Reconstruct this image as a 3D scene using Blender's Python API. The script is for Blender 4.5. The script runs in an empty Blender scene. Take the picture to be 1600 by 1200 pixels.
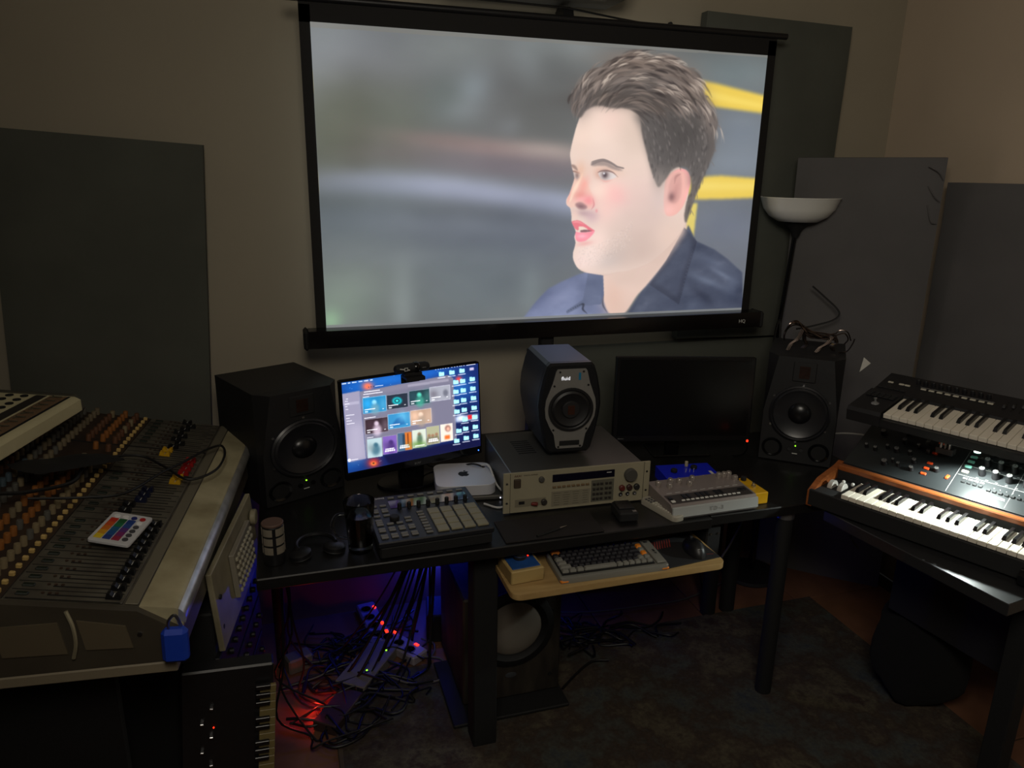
import bpy, math, random
import numpy as np
from mathutils import Matrix, Vector

random.seed(7)
rng = np.random.default_rng(7)
SC = bpy.context.scene
COL = SC.collection
PI = math.pi
R = math.radians

# ------------------------------------------------------------------ camera, world, main lights, exposure
cam_d = bpy.data.cameras.new('camera')
cam = bpy.data.objects.new('camera', cam_d)
COL.objects.link(cam)
cam_d.sensor_width = 36.0
cam_d.lens = 1155 * 36.0 / 1600
cam_d.clip_start = 0.02
PITCH, ROLL, YAW, EYE = R(16), R(1.0), R(17.4), 1.75
_f = Vector((math.sin(YAW) * math.cos(PITCH), math.cos(YAW) * math.cos(PITCH), -math.sin(PITCH)))
_r = Vector((math.cos(YAW), -math.sin(YAW), 0))
_u = _r.cross(_f)
_r2 = _r * math.cos(ROLL) + _u * math.sin(ROLL)
_u2 = _u * math.cos(ROLL) - _r * math.sin(ROLL)
cam.matrix_world = Matrix(((_r2.x, _u2.x, -_f.x, 0), (_r2.y, _u2.y, -_f.y, 0), (_r2.z, _u2.z, -_f.z, EYE), (0, 0, 0, 1)))
SC.camera = cam

W = bpy.data.worlds.new('world')
SC.world = W
W.use_nodes = True
W.node_tree.nodes['Background'].inputs[0].default_value = (0.9, 0.85, 0.8, 1)
W.node_tree.nodes['Background'].inputs[1].default_value = 0.006


def lamp(name, kind, loc, energy, color=(1, 1, 1), size=0.1, size_y=None, target=None, spot=None, blend=0.5):
    d = bpy.data.lights.new(name, kind)
    d.energy = energy
    d.color = color
    if kind == 'AREA':
        d.shape = 'RECTANGLE' if size_y else 'SQUARE'
        d.size = size
        if size_y:
            d.size_y = size_y
    else:
        d.shadow_soft_size = size
    if kind == 'SPOT':
        d.spot_size = R(spot or 90)
        d.spot_blend = blend
    o = bpy.data.objects.new(name, d)
    COL.objects.link(o)
    o.location = loc
    if target is not None:
        o.rotation_euler = (Vector(target) - Vector(loc)).to_track_quat('-Z', 'Y').to_euler()
    return o


# added fill lamp above the photographer, standing for unseen light of the room
lamp('room_fill', 'AREA', (0.1, -0.1, 2.6), 30, (1.0, 0.92, 0.79), 1.0, 0.8, (2.5, 1.5, 1.5))

SC.view_settings.view_transform = 'Standard'
SC.view_settings.look = 'None'
SC.view_settings.exposure = 0.0
SC.view_settings.gamma = 1.0
SC.view_settings.use_curve_mapping = False


# ------------------------------------------------------------------ materials
def lin(c):
    return tuple(((v / 255) / 12.92 if v / 255 <= 0.04045 else (((v / 255) + 0.055) / 1.055) ** 2.4) for v in c)


MATS = {}


def mat(name, rgb, rough=0.5, metal=0.0, var=0.0, scale=20.0, bump=0.0, rgb2=None, emit=None, strength=0.0,
        stretch=(1, 1, 1), coat=0.0, contrast=0.5, detail=4):
    if name in MATS:
        return MATS[name]
    m = bpy.data.materials.new(name)
    m.use_nodes = True
    nt = m.node_tree
    b = nt.nodes['Principled BSDF']
    c = lin(rgb)
    b.inputs['Base Color'].default_value = (*c, 1)
    b.inputs['Roughness'].default_value = rough
    b.inputs['Metallic'].default_value = metal
    if coat:
        b.inputs['Coat Weight'].default_value = coat
    if emit is not None:
        b.inputs['Emission Color'].default_value = (*lin(emit), 1)
        b.inputs['Emission Strength'].default_value = strength
    if var or bump or rgb2:
        tc = nt.nodes.new('ShaderNodeTexCoord')
        mp = nt.nodes.new('ShaderNodeMapping')
        mp.inputs['Scale'].default_value = stretch
        nz = nt.nodes.new('ShaderNodeTexNoise')
        nz.inputs['Scale'].default_value = scale
        nz.inputs['Detail'].default_value = detail
        nt.links.new(tc.outputs['Object'], mp.inputs[0])
        nt.links.new(mp.outputs[0], nz.inputs[0])
        if var or rgb2:
            cr = nt.nodes.new('ShaderNodeValToRGB')
            c2 = lin(rgb2) if rgb2 else tuple(v * (1 - var) for v in c)
            cr.color_ramp.elements[0].position = 0.5 - 0.25 * (1 - contrast) - 0.03
            cr.color_ramp.elements[1].position = 0.5 + 0.25 * (1 - contrast) + 0.03
            cr.color_ramp.elements[0].color = (*c2, 1)
            cr.color_ramp.elements[1].color = (*c, 1)
            nt.links.new(nz.outputs[0], cr.inputs[0])
            nt.links.new(cr.outputs[0], b.inputs['Base Color'])
        if bump:
            bp = nt.nodes.new('ShaderNodeBump')
            bp.inputs['Strength'].default_value = bump
            bp.inputs['Distance'].default_value = 0.004
            nt.links.new(nz.outputs[0], bp.inputs['Height'])
            nt.links.new(bp.outputs[0], b.inputs['Normal'])
    MATS[name] = m
    return m


def glow(name, rgb, strength):
    return mat(name, rgb, 0.4, emit=rgb, strength=strength)


def image_material(name, arr, strength, gloss=0.25):
    """arr: H x W x 3 sRGB 0..1, row 0 = top; shown as light given off by a screen"""
    h, w, _ = arr.shape
    img = bpy.data.images.new(name, w, h)
    px = np.ones((h, w, 4), np.float32)
    px[..., :3] = arr[::-1]
    img.pixels.foreach_set(px.ravel())
    img.update()
    img.pack()
    m = bpy.data.materials.new(name)
    m.use_nodes = True
    nt = m.node_tree
    b = nt.nodes['Principled BSDF']
    b.inputs['Base Color'].default_value = (0.02, 0.02, 0.02, 1)
    b.inputs['Roughness'].default_value = gloss
    t = nt.nodes.new('ShaderNodeTexImage')
    t.image = img
    nt.links.new(t.outputs[0], b.inputs['Emission Color'])
    b.inputs['Emission Strength'].default_value = strength
    return m


# ------------------------------------------------------------------ mesh helpers
class MB:
    def __init__(s):
        s.v, s.f, s.uv = [], [], None
        s.T = Matrix.Identity(4)

    def add(s, vs, fs):
        n = len(s.v)
        s.v += [tuple(s.T @ Vector(p)) for p in vs]
        s.f += [tuple(i + n for i in f) for f in fs]
        return s

    def at(s, loc=(0, 0, 0), rot=(0, 0, 0)):
        s.T = Matrix.Translation(loc) @ Matrix.Rotation(rot[2], 4, 'Z') @ Matrix.Rotation(rot[1], 4, 'Y') @ Matrix.Rotation(rot[0], 4, 'X')
        return s

    def box(s, c, d, b=0.0, taper=(1, 1)):
        x, y, z = c
        hx, hy, hz = d[0] / 2, d[1] / 2, d[2] / 2
        b = min(b, hx * .9, hy * .9, hz * .9)
        if b <= 0:
            vs = []
            for sz in (-1, 1):
                tx, ty = taper if sz > 0 else (1, 1)
                vs += [(x + sx * hx * tx, y + sy * hy * ty, z + sz * hz) for sx, sy in ((-1, -1), (1, -1), (1, 1), (-1, 1))]
            return s.add(vs, [(3, 2, 1, 0), (4, 5, 6, 7), (0, 1, 5, 4), (1, 2, 6, 5), (2, 3, 7, 6), (3, 0, 4, 7)])
        vs, idx = [], {}
        for sx in (-1, 1):
            for sy in (-1, 1):
                for sz in (-1, 1):
                    tx, ty = taper if sz > 0 else (1, 1)
                    ax, ay = hx * tx, hy * ty
                    idx[sx, sy, sz, 'x'] = len(vs); vs.append((x + sx * ax, y + sy * (ay - b), z + sz * (hz - b)))
                    idx[sx, sy, sz, 'y'] = len(vs); vs.append((x + sx * (ax - b), y + sy * ay, z + sz * (hz - b)))
                    idx[sx, sy, sz, 'z'] = len(vs); vs.append((x + sx * (ax - b), y + sy * (ay - b), z + sz * hz))
        fs = []
        I = idx
        for q in (-1, 1):
            a = [I[q, -1, -1, 'x'], I[q, 1, -1, 'x'], I[q, 1, 1, 'x'], I[q, -1, 1, 'x']]
            fs.append(tuple(a if q > 0 else a[::-1]))
            a = [I[-1, q, -1, 'y'], I[1, q, -1, 'y'], I[1, q, 1, 'y'], I[-1, q, 1, 'y']]
            fs.append(tuple(a if q < 0 else a[::-1]))
            a = [I[-1, -1, q, 'z'], I[1, -1, q, 'z'], I[1, 1, q, 'z'], I[-1, 1, q, 'z']]
            fs.append(tuple(a if q > 0 else a[::-1]))
        for p in (-1, 1):
            for q in (-1, 1):
                a = [I[-1, p, q, 'y'], I[1, p, q, 'y'], I[1, p, q, 'z'], I[-1, p, q, 'z']]
                fs.append(tuple(a if p * q < 0 else a[::-1]))
                a = [I[p, -1, q, 'x'], I[p, 1, q, 'x'], I[p, 1, q, 'z'], I[p, -1, q, 'z']]
                fs.append(tuple(a if p * q > 0 else a[::-1]))
                a = [I[p, q, -1, 'x'], I[p, q, 1, 'x'], I[p, q, 1, 'y'], I[p, q, -1, 'y']]
                fs.append(tuple(a[::-1] if p * q > 0 else a))
                for t in (-1, 1):
                    a = [I[p, q, t, 'x'], I[p, q, t, 'y'], I[p, q, t, 'z']]
                    fs.append(tuple(a if p * q * t > 0 else a[::-1]))
        return s.add(vs, fs)

    def lathe(s, prof, n=24, c=(0, 0, 0), axis='z', close=False):
        vs, fs = [], []
        for r, h in prof:
            for k in range(n):
                a = 2 * PI * k / n
                p = (r * math.cos(a), r * math.sin(a), h)
                if axis == 'x':
                    p = (p[2], p[0], p[1])
                elif axis == 'y':
                    p = (p[0], -p[2], p[1])      # h grows towards -y (out of a front face)
                vs.append((p[0] + c[0], p[1] + c[1], p[2] + c[2]))
        m = len(prof)
        for j in range(m - 1 + (1 if close else 0)):
            j2 = (j + 1) % m
            for k in range(n):
                k2 = (k + 1) % n
                fs.append((j * n + k, j * n + k2, j2 * n + k2, j2 * n + k))
        if not close:
            fs.append(tuple(range(n - 1, -1, -1)))
            fs.append(tuple((m - 1) * n + k for k in range(n)))
        return s.add(vs, fs)

    def cyl(s, c, r, h, n=20, axis='z', r2=None, b=0.0):
        r2 = r if r2 is None else r2
        if b:
            pr = [(r - b, 0), (r, b), (r2, h - b), (r2 - b, h)]
        else:
            pr = [(r, 0), (r2, h)]
        return s.lathe(pr, n, c, axis)

    def tube(s, pts, r, n=6, rs=None):
        P = [Vector(p) for p in pts]
        vs, fs = [], []
        t0 = (P[1] - P[0]).normalized()
        nrm = t0.orthogonal().normalized()
        for i, p in enumerate(P):
            t = (P[min(i + 1, len(P) - 1)] - P[max(i - 1, 0)]).normalized()
            nrm = (nrm - t * nrm.dot(t)).normalized()
            bn = t.cross(nrm)
            rr = rs[i] if rs else r
            for k in range(n):
                a = 2 * PI * k / n
                vs.append(tuple(p + nrm * rr * math.cos(a) + bn * rr * math.sin(a)))
        for i in range(len(P) - 1):
            for k in range(n):
                k2 = (k + 1) % n
                fs.append((i * n + k, i * n + k2, (i + 1) * n + k2, (i + 1) * n + k))
        fs.append(tuple(range(n - 1, -1, -1)))
        fs.append(tuple((len(P) - 1) * n + k for k in range(n)))
        return s.add(vs, fs)

    def prism(s, poly, a0, a1, axis='z', inset=0.0):
        """extrude a polygon (ccw) between a0 and a1; axis y: polygon is (x, z)"""
        n = len(poly)
        vs = []
        rings = [(a0, 0), (a1, 0)]
        if inset:
            rings = [(a0, 0), (a1 - inset if a1 > a0 else a1 + inset, 0), (a1, inset)]
        cx = sum(p[0] for p in poly) / n
        cy = sum(p[1] for p in poly) / n
        for a, ins in rings:
            for x, y in poly:
                if ins:
                    L = math.hypot(x - cx, y - cy)
                    x, y = cx + (x - cx) * (1 - ins / L), cy + (y - cy) * (1 - ins / L)
                vs.append({'z': (x, y, a), 'y': (x, a, y), 'x': (a, x, y)}[axis])
        fs = []
        m = len(rings)
        for j in range(m - 1):
            for k in range(n):
                k2 = (k + 1) % n
                fs.append((j * n + k, j * n + k2, (j + 1) * n + k2, (j + 1) * n + k))
        fs.append(tuple(range(n - 1, -1, -1)))
        fs.append(tuple((m - 1) * n + k for k in range(n)))
        return s.add(vs, fs)

    def mesh(s, name, m=None, smooth=True, angle=35):
        me = bpy.data.meshes.new(name)
        me.from_pydata(s.v, [], s.f)
        me.update()
        import bmesh
        bm = bmesh.new()
        bm.from_mesh(me)
        bmesh.ops.recalc_face_normals(bm, faces=bm.faces)
        bm.to_mesh(me)
        bm.free()
        if smooth:
            me.shade_smooth()
            me.set_sharp_from_angle(angle=R(angle))
        if m:
            me.materials.append(m)
        return me


def ob(name, me, parent=None, loc=(0, 0, 0), rot=(0, 0, 0), label=None, kind=None, scale=None):
    o = bpy.data.objects.new(name, me)
    COL.objects.link(o)
    if parent is not None:
        o.parent = parent
    o.location = loc
    o.rotation_euler = rot
    if scale:
        o.scale = scale
    if label:
        o['label'] = label
    if kind:
        o['kind'] = kind
    return o


def tag(o, label, cat, group=None):
    o['label'] = label
    o['category'] = cat
    if group:
        o['group'] = group
    return o


def thing(name, label, cat, loc=(0, 0, 0), rz=0.0, group=None, rot=None):
    o = bpy.data.objects.new(name, None)
    o.empty_display_size = 0.05
    COL.objects.link(o)
    o.location = loc
    o.rotation_euler = rot if rot else (0, 0, R(rz))
    return tag(o, label, cat, group)


def bx(name, parent, c, d, m, b=0.003, rot=(0, 0, 0), label=None, kind=None, taper=(1, 1)):
    """one box part with its origin at its centre"""
    return ob(name, MB().box((0, 0, 0), d, b, taper).mesh(name, m), parent, c, rot, label, kind)


def text(name, body, parent, loc, rot, size, m, depth=0.0004, align='CENTER', spacing=1.0, label=None):
    cu = bpy.data.curves.new(name, 'FONT')
    cu.body = body
    cu.size = size
    cu.extrude = depth
    cu.align_x = align
    cu.align_y = 'CENTER'
    cu.space_character = spacing
    cu.resolution_u = 2
    tmp = bpy.data.objects.new(name, cu)
    COL.objects.link(tmp)
    dg = bpy.context.evaluated_depsgraph_get()
    me = bpy.data.meshes.new_from_object(tmp.evaluated_get(dg))
    bpy.data.objects.remove(tmp)
    me.materials.clear()
    me.materials.append(m)
    return ob(name, me, parent, loc, rot, label)


def smooth_path(pts, k=6):
    P = [np.array(p, float) for p in pts]
    P = [2 * P[0] - P[1]] + P + [2 * P[-1] - P[-2]]
    out = []
    for i in range(1, len(P) - 2):
        for j in range(k):
            t = j / k
            a, b, c, d = P[i - 1], P[i], P[i + 1], P[i + 2]
            out.append(tuple(0.5 * ((2 * b) + (-a + c) * t + (2 * a - 5 * b + 4 * c - d) * t * t + (-a + 3 * b - 3 * c + d) * t ** 3)))
    out.append(tuple(P[-2]))
    return out


FRONT = (PI / 2, 0, 0)          # text standing on a face that looks to -y

# ------------------------------------------------------------------ common materials
m_wall = mat('wall_plaster', (158, 149, 130), 0.9, var=0.10, scale=2.2, bump=0.05, contrast=0.1)
m_wall_r_lit = mat('wall_plaster_right_lit', (192, 174, 152), 0.9, var=0.10, scale=2.2, bump=0.05, contrast=0.1)  # lighter copy of the wall plaster; stronger light on this wall painted in
m_ceil = mat('ceiling_paint', (200, 195, 185), 0.9, var=0.04, scale=3)
m_tile = mat('floor_tile_clay', (122, 84, 62), 0.55, var=0.25, scale=9, bump=0.03)
m_grout = mat('grout', (50, 38, 30), 0.9, var=0.2, scale=60)
m_black = mat('black_plastic', (22, 22, 24), 0.42, var=0.15, scale=60)
m_matte = mat('black_matte', (17, 17, 18), 0.75, var=0.2, scale=40)
m_vinyl = mat('black_vinyl', (24, 24, 26), 0.55, var=0.2, scale=120, bump=0.06)
m_rubber = mat('black_rubber', (14, 14, 15), 0.6)
m_dark = mat('deep_black', (6, 6, 7), 0.7)
m_desk = mat('desk_black_laminate', (23, 22, 22), 0.38, var=0.3, scale=30, stretch=(0.3, 3, 1), bump=0.03)
m_gloss = mat('black_gloss', (12, 12, 14), 0.12)
m_steel = mat('steel', (170, 170, 172), 0.3, 1.0)
m_chrome = mat('chrome', (200, 200, 205), 0.12, 1.0)
m_alu = mat('aluminium', (176, 176, 180), 0.35, 0.9)
m_white = mat('white_plastic', (214, 212, 205), 0.45)
m_print = mat('white_print', (205, 205, 200), 0.6)
m_fabric_g = mat('panel_fabric_green', (82, 84, 76), 0.95, var=0.15, scale=5, bump=0.1)
m_fabric_w = mat('panel_fabric_grey', (96, 94, 94), 0.95, var=0.12, scale=5, bump=0.1)
m_key_w = mat('piano_key_white', (222, 214, 198), 0.35)
m_key_b = mat('piano_key_black', (16, 16, 18), 0.28)
m_cable = mat('cable_black', (15, 14, 14), 0.5)
m_cable_g = mat('cable_grey', (92, 88, 84), 0.6)
m_cable_w = mat('cable_white', (190, 188, 184), 0.5)
g_green = glow('led_green', (150, 255, 40), 2.2)
g_red = glow('led_red', (255, 45, 20), 2.5)
g_blue = glow('led_blue', (60, 120, 255), 3.0)
g_white = glow('led_white', (240, 240, 255), 2.0)

# ------------------------------------------------------------------ the setting
BACK, RIGHT, LEFT, CEIL = 2.75, 2.55, -1.9, 2.72


def structure(name, c, d, m):
    o = bx(name, None, c, d, m, 0)
    o['kind'] = 'structure'
    return o


floor = structure('floor', ((LEFT + RIGHT) / 2, 0.4, -0.056), (RIGHT - LEFT, 4.7, 0.1), m_grout)
structure('wall_back', ((LEFT + RIGHT) / 2, BACK + 0.05, CEIL / 2), (RIGHT - LEFT + 0.4, 0.1, CEIL), m_wall)
structure('wall_right', (RIGHT + 0.05, 0.4, CEIL / 2), (0.1, 4.7, CEIL), m_wall_r_lit)
structure('wall_left', (LEFT - 0.05, 0.4, CEIL / 2), (0.1, 4.7, CEIL), m_wall)
structure('ceiling', ((LEFT + RIGHT) / 2, 0.4, CEIL + 0.05), (RIGHT - LEFT, 4.7, 0.1), m_ceil)
TS = 0.445
tile_me = MB().box((0, 0, 0), (TS - 0.006, TS - 0.006, 0.012), 0.0015).mesh('floor_tile', m_tile)
for i in range(9):
    for j in range(5):
        x, y = LEFT + 0.36 + TS * (i + 0.5), BACK - TS * (j + 0.5)
        ob('floor_tile', tile_me, floor, (x - floor.location.x, y - floor.location.y, -0.006 + 0.056), (0, 0, (PI / 2) * ((i * 3 + j) % 4)))

bb_ = structure('baseboard_back', ((LEFT + RIGHT) / 2, BACK - 0.007, 0.19), (RIGHT - LEFT, 0.014, 0.38), mat('brown_dado', (146, 112, 94), 0.6, var=.2, scale=5))
# rug: faded brown and blue pattern
m = bpy.data.materials.new('rug_faded')
m.use_nodes = True
nt = m.node_tree
b_ = nt.nodes['Principled BSDF']
b_.inputs['Roughness'].default_value = 1.0
tc = nt.nodes.new('ShaderNodeTexCoord')
n1 = nt.nodes.new('ShaderNodeTexNoise'); n1.inputs['Scale'].default_value = 3.2; n1.inputs['Detail'].default_value = 9; n1.inputs['Roughness'].default_value = 0.68
n2 = nt.nodes.new('ShaderNodeTexNoise'); n2.inputs['Scale'].default_value = 90; n2.inputs['Detail'].default_value = 3
cr = nt.nodes.new('ShaderNodeValToRGB')
el = cr.color_ramp.elements
el[0].position = 0.30; el[0].color = (*lin((34, 52, 74)), 1)
el[1].position = 0.72; el[1].color = (*lin((104, 72, 50)), 1)
for p, c in ((0.42, (78, 80, 74)), (0.50, (66, 52, 42)), (0.58, (96, 88, 70)), (0.64, (60, 44, 38))):
    e = el.new(p); e.color = (*lin(c), 1)
mx = nt.nodes.new('ShaderNodeMixRGB'); mx.blend_type = 'MULTIPLY'; mx.inputs[0].default_value = 0.7
bp = nt.nodes.new('ShaderNodeBump'); bp.inputs['Strength'].default_value = 0.5; bp.inputs['Distance'].default_value = 0.004
nt.links.new(tc.outputs['Object'], n1.inputs[0]); nt.links.new(tc.outputs['Object'], n2.inputs[0])
nt.links.new(n1.outputs[0], cr.inputs[0]); nt.links.new(cr.outputs[0], mx.inputs[1]); nt.links.new(n2.outputs[0], mx.inputs[2])
nt.links.new(mx.outputs[0], b_.inputs['Base Color']); nt.links.new(n2.outputs[0], bp.inputs['Height']); nt.links.new(bp.outputs[0], b_.inputs['Normal'])
rg = bx('rug', None, (1.08, 1.28, 0.004), (2.02, 2.06, 0.008), m, 0.003)
tag(rg, 'faded brown and blue patterned rug on the floor before the desks', 'rug')
bx('rug_border', rg, (-1.004, 0, 0.0005), (0.016, 2.064, 0.010), mat('rug_binding', (70, 58, 46), 0.95), 0.003)


# ------------------------------------------------------------------ acoustic panels
def panel(name, label, w, h, t, m, loc, rot, crease=0.006):
    """fabric-wrapped panel: slightly puffed front, origin at bottom middle of its back"""
    nx, nz = 14, 20
    vs, fs = [], []
    for s_, y in ((0, -t), (1, 0.0)):
        for j in range(nz + 1):
            for i in range(nx + 1):
                u, v = i / nx, j / nz
                puff = 0
                if s_ == 0:
                    e = min(u, 1 - u, v, 1 - v)
                    puff = -0.004 * min(1, e * 8) + crease * 0.4 * math.sin(9 * u + 5 * v) * math.sin(11 * v + 2)
                    puff += 0.008 * (1 - min(1, e * 16))
                vs.append(((u - 0.5) * w, y + puff, v * h))
        n0 = s_ * (nx + 1) * (nz + 1)
        for j in range(nz):
            for i in range(nx):
                a = n0 + j * (nx + 1) + i
                fs.append((a, a + 1, a + nx + 2, a + nx + 1))
    n1_ = (nx + 1) * (nz + 1)
    edge = [i for i in range(nx + 1)] + [(j + 1) * (nx + 1) - 1 for j in range(1, nz + 1)] + \
        [nz * (nx + 1) + i for i in range(nx - 1, -1, -1)] + [j * (nx + 1) for j in range(nz - 1, 0, -1)]
    for k in range(len(edge)):
        a, b2 = edge[k], edge[(k + 1) % len(edge)]
        fs.append((a, b2, b2 + n1_, a + n1_))
    M = MB(); M.add(vs, fs)
    o = ob(name, M.mesh(name, m, angle=50), None, loc, rot)
    return tag(o, label, 'acoustic panel')


p = panel('acoustic_panel', 'dark acoustic panel tilted against the wall behind the mixing console', 0.60, 1.84, 0.06,
          m_fabric_g, (-0.63, 2.745, 0.0), (R(1.2), R(3.6), 0))
panel('acoustic_panel', 'tall dark acoustic panel on the wall beside and behind the projection screen', 0.66, 1.25, 0.05,
      m_fabric_g, (1.89, 2.73, 1.085), (R(0), R(1.0), 0))
panel('acoustic_panel', 'wide dark acoustic panel low on the wall behind the switched-off monitor', 1.28, 0.66, 0.05,
      m_fabric_g, (1.56, 2.745, 0.41), (0, 0, 0))
p3 = panel('acoustic_panel', 'grey fabric acoustic panel across the room corner behind the floor lamp', 0.52, 1.83, 0.075,
           m_fabric_w, (2.29, 2.52, 0.0), (R(2.5), R(-0.5), R(-42)))
M = MB()
for k in range(3):
    x0 = 0.20 + 0.008 * k
    M.tube(smooth_path([(x0, -0.085, 1.80 - 0.07 * k), (0.235, -0.088, 1.78 - 0.09 * k), (0.255, -0.07, 1.75 - 0.08 * k)], 4), 0.0025, 5)
ob('fabric_crease', M.mesh('fabric_crease', m_fabric_w), p3)
panel('acoustic_panel', 'grey fabric acoustic panel on the right wall above the top keyboard', 0.62, 1.00, 0.06,
      m_fabric_w, (2.54, 2.02, 0.74), (R(0.5), 0, R(-90)))

# ------------------------------------------------------------------ air conditioner over the screen
ac = thing('air_conditioner', 'grey wall air conditioner at the top edge above the screen', 'air conditioner', (0.86, 2.74, 2.325))
m_ac = mat('ac_plastic', (120, 118, 112), 0.5)
ob('housing', MB().prism([(0, 0.0), (-0.17, 0.0), (-0.21, 0.03), (-0.22, 0.30), (0, 0.30)], -0.37, 0.33, 'x').mesh('housing', m_ac), ac)
bx('air_flap', ac, (-0.02, -0.185, 0.005), (0.56, 0.05, 0.008), m_ac, 0.002, (R(-30), 0, 0))
ob('end_cap', MB().prism([(0, 0.01), (-0.16, 0.01), (-0.20, 0.04), (-0.21, 0.29), (0, 0.29)], 0.33, 0.345, 'x').mesh('end_cap', m_ac), ac)


# ------------------------------------------------------------------ picture painting (plain numpy)
def homography(src, dst):
    A = []
    for (x, y), (u, v) in zip(src, dst):
        A.append([x, y, 1, 0, 0, 0, -u * x, -u * y, -u])
        A.append([0, 0, 0, x, y, 1, -v * x, -v * y, -v])
    return np.linalg.svd(np.array(A))[2][-1].reshape(3, 3)


def blur(a, r):
    r = int(round(r))
    if r < 1:
        return a
    k = np.exp(-0.5 * (np.arange(-2 * r, 2 * r + 1) / r) ** 2)
    k /= k.sum()
    for ax in (0, 1):
        pad = [(0, 0)] * a.ndim
        pad[ax] = (2 * r, 2 * r)
        b = np.pad(a, pad, mode='edge')
        out = np.zeros_like(a)
        n = a.shape[ax]
        for i, w in enumerate(k):
            out += w * (b[i:i + n] if ax == 0 else b[:, i:i + n])
        a = out
    return a


class Paint:
    def __init__(s, w, h, corners, base):
        s.w, s.h = w, h
        H = homography([(0, 0), (w, 0), (w, h), (0, h)], corners)
        yy, xx = np.mgrid[0:h, 0:w].astype(np.float32) + 0.5
        d = H[2, 0] * xx + H[2, 1] * yy + H[2, 2]
        s.X = ((H[0, 0] * xx + H[0, 1] * yy + H[0, 2]) / d).astype(np.float32)
        s.Y = ((H[1, 0] * xx + H[1, 1] * yy + H[1, 2]) / d).astype(np.float32)
        s.k = w / (corners[1][0] - corners[0][0])
        s.Hi = np.linalg.inv(H)
        s.a = np.zeros((h, w, 3), np.float32) + np.array(base, np.float32) / 255

    def loc(s, x, y):
        v = s.Hi @ np.array([x, y, 1])
        return v[0] / v[2], v[1] / v[2]

    def poly_mask(s, pts, soft=0.0, curve=False):
        if curve:
            q = list(pts)
            n = len(q)
            P = np.array(q, float)
            out = []
            for i in range(n):
                a, b, c, d = P[i - 1], P[i], P[(i + 1) % n], P[(i + 2) % n]
                for j in range(5):
                    t = j / 5
                    out.append(0.5 * ((2 * b) + (-a + c) * t + (2 * a - 5 * b + 4 * c - d) * t * t + (-a + 3 * b - 3 * c + d) * t ** 3))
            pts = out
        uv = np.array([s.loc(*p) for p in pts])
        pad = int(soft * s.k * 3) + 3
        x0, y0 = np.maximum(np.floor(uv.min(0)).astype(int) - pad, 0)
        x1, y1 = np.ceil(uv.max(0)).astype(int) + pad
        x1, y1 = min(x1, s.w), min(y1, s.h)
        if x1 <= x0 or y1 <= y0:
            return None
        yy, xx = np.mgrid[y0:y1, x0:x1].astype(np.float32) + 0.5
        ins = np.zeros(xx.shape, bool)
        n = len(uv)
        for i in range(n):
            ax, ay = uv[i]
            bx_, by = uv[(i + 1) % n]
            if ay == by:
                continue
            c = ((ay > yy) != (by > yy)) & (xx < (bx_ - ax) * (yy - ay) / (by - ay) + ax)
            ins ^= c
        m = blur(ins.astype(np.float32), soft * s.k) if soft else ins.astype(np.float32)
        return (slice(y0, y1), slice(x0, x1)), m

    def poly(s, pts, col, soft=0.6, alpha=1.0, curve=False):
        r = s.poly_mask(pts, soft, curve)
        if r is None:
            return
        sl, m = r
        m = (m * alpha)[..., None]
        s.a[sl] = s.a[sl] * (1 - m) + np.array(col, np.float32) / 255 * m

    def blob(s, x, y, rx, ry, col, alpha=1.0, ang=0.0, p=1.0):
        ca, sa = math.cos(R(ang)), math.sin(R(ang))
        u, v = s.loc(x, y)
        rad = max(rx, ry) * s.k * 3.2 * 1.2
        x0, x1 = int(max(0, u - rad)), int(min(s.w, u + rad))
        y0, y1 = int(max(0, v - rad)), int(min(s.h, v + rad))
        if x1 <= x0 or y1 <= y0:
            return
        sl = (slice(y0, y1), slice(x0, x1))
        dx, dy = s.X[sl] - x, s.Y[sl] - y
        q = ((dx * ca + dy * sa) / rx) ** 2 + ((-dx * sa + dy * ca) / ry) ** 2
        m = (np.exp(-0.5 * q ** p) * alpha)[..., None]
        s.a[sl] = s.a[sl] * (1 - m) + np.array(col, np.float32) / 255 * m

    def stroke(s, pts, wid, col, alpha=1.0, taper=True):
        P = smooth_path([(p[0], p[1], 0) for p in pts], 8)
        n = len(P)
        for i, q in enumerate(P):
            t = i / (n - 1)
            w = wid * (0.35 + 0.65 * math.sin(PI * t)) if taper else wid
            s.blob(q[0], q[1], w, w, col, alpha)


def noise2(h, w, scale, seed, octs=4):
    r_ = np.random.default_rng(seed)
    out = np.zeros((h, w), np.float32)
    amp = 1.0
    for o_ in range(octs):
        n_ = int(scale * 2 ** o_) + 2
        g = r_.standard_normal((n_ + 1, n_ + 1)).astype(np.float32)
        yy = np.linspace(0, n_ - 1.001, h); xx = np.linspace(0, n_ - 1.001, w)
        yi, xi = yy.astype(int), xx.astype(int)
        fy, fx = (yy - yi)[:, None], (xx - xi)[None, :]
        fy, fx = fy * fy * (3 - 2 * fy), fx * fx * (3 - 2 * fx)
        a = g[yi][:, xi] * (1 - fx) + g[yi][:, xi + 1] * fx
        b2 = g[yi + 1][:, xi] * (1 - fx) + g[yi + 1][:, xi + 1] * fx
        out += amp * (a * (1 - fy) + b2 * fy)
        amp *= 0.5
    return out


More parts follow.
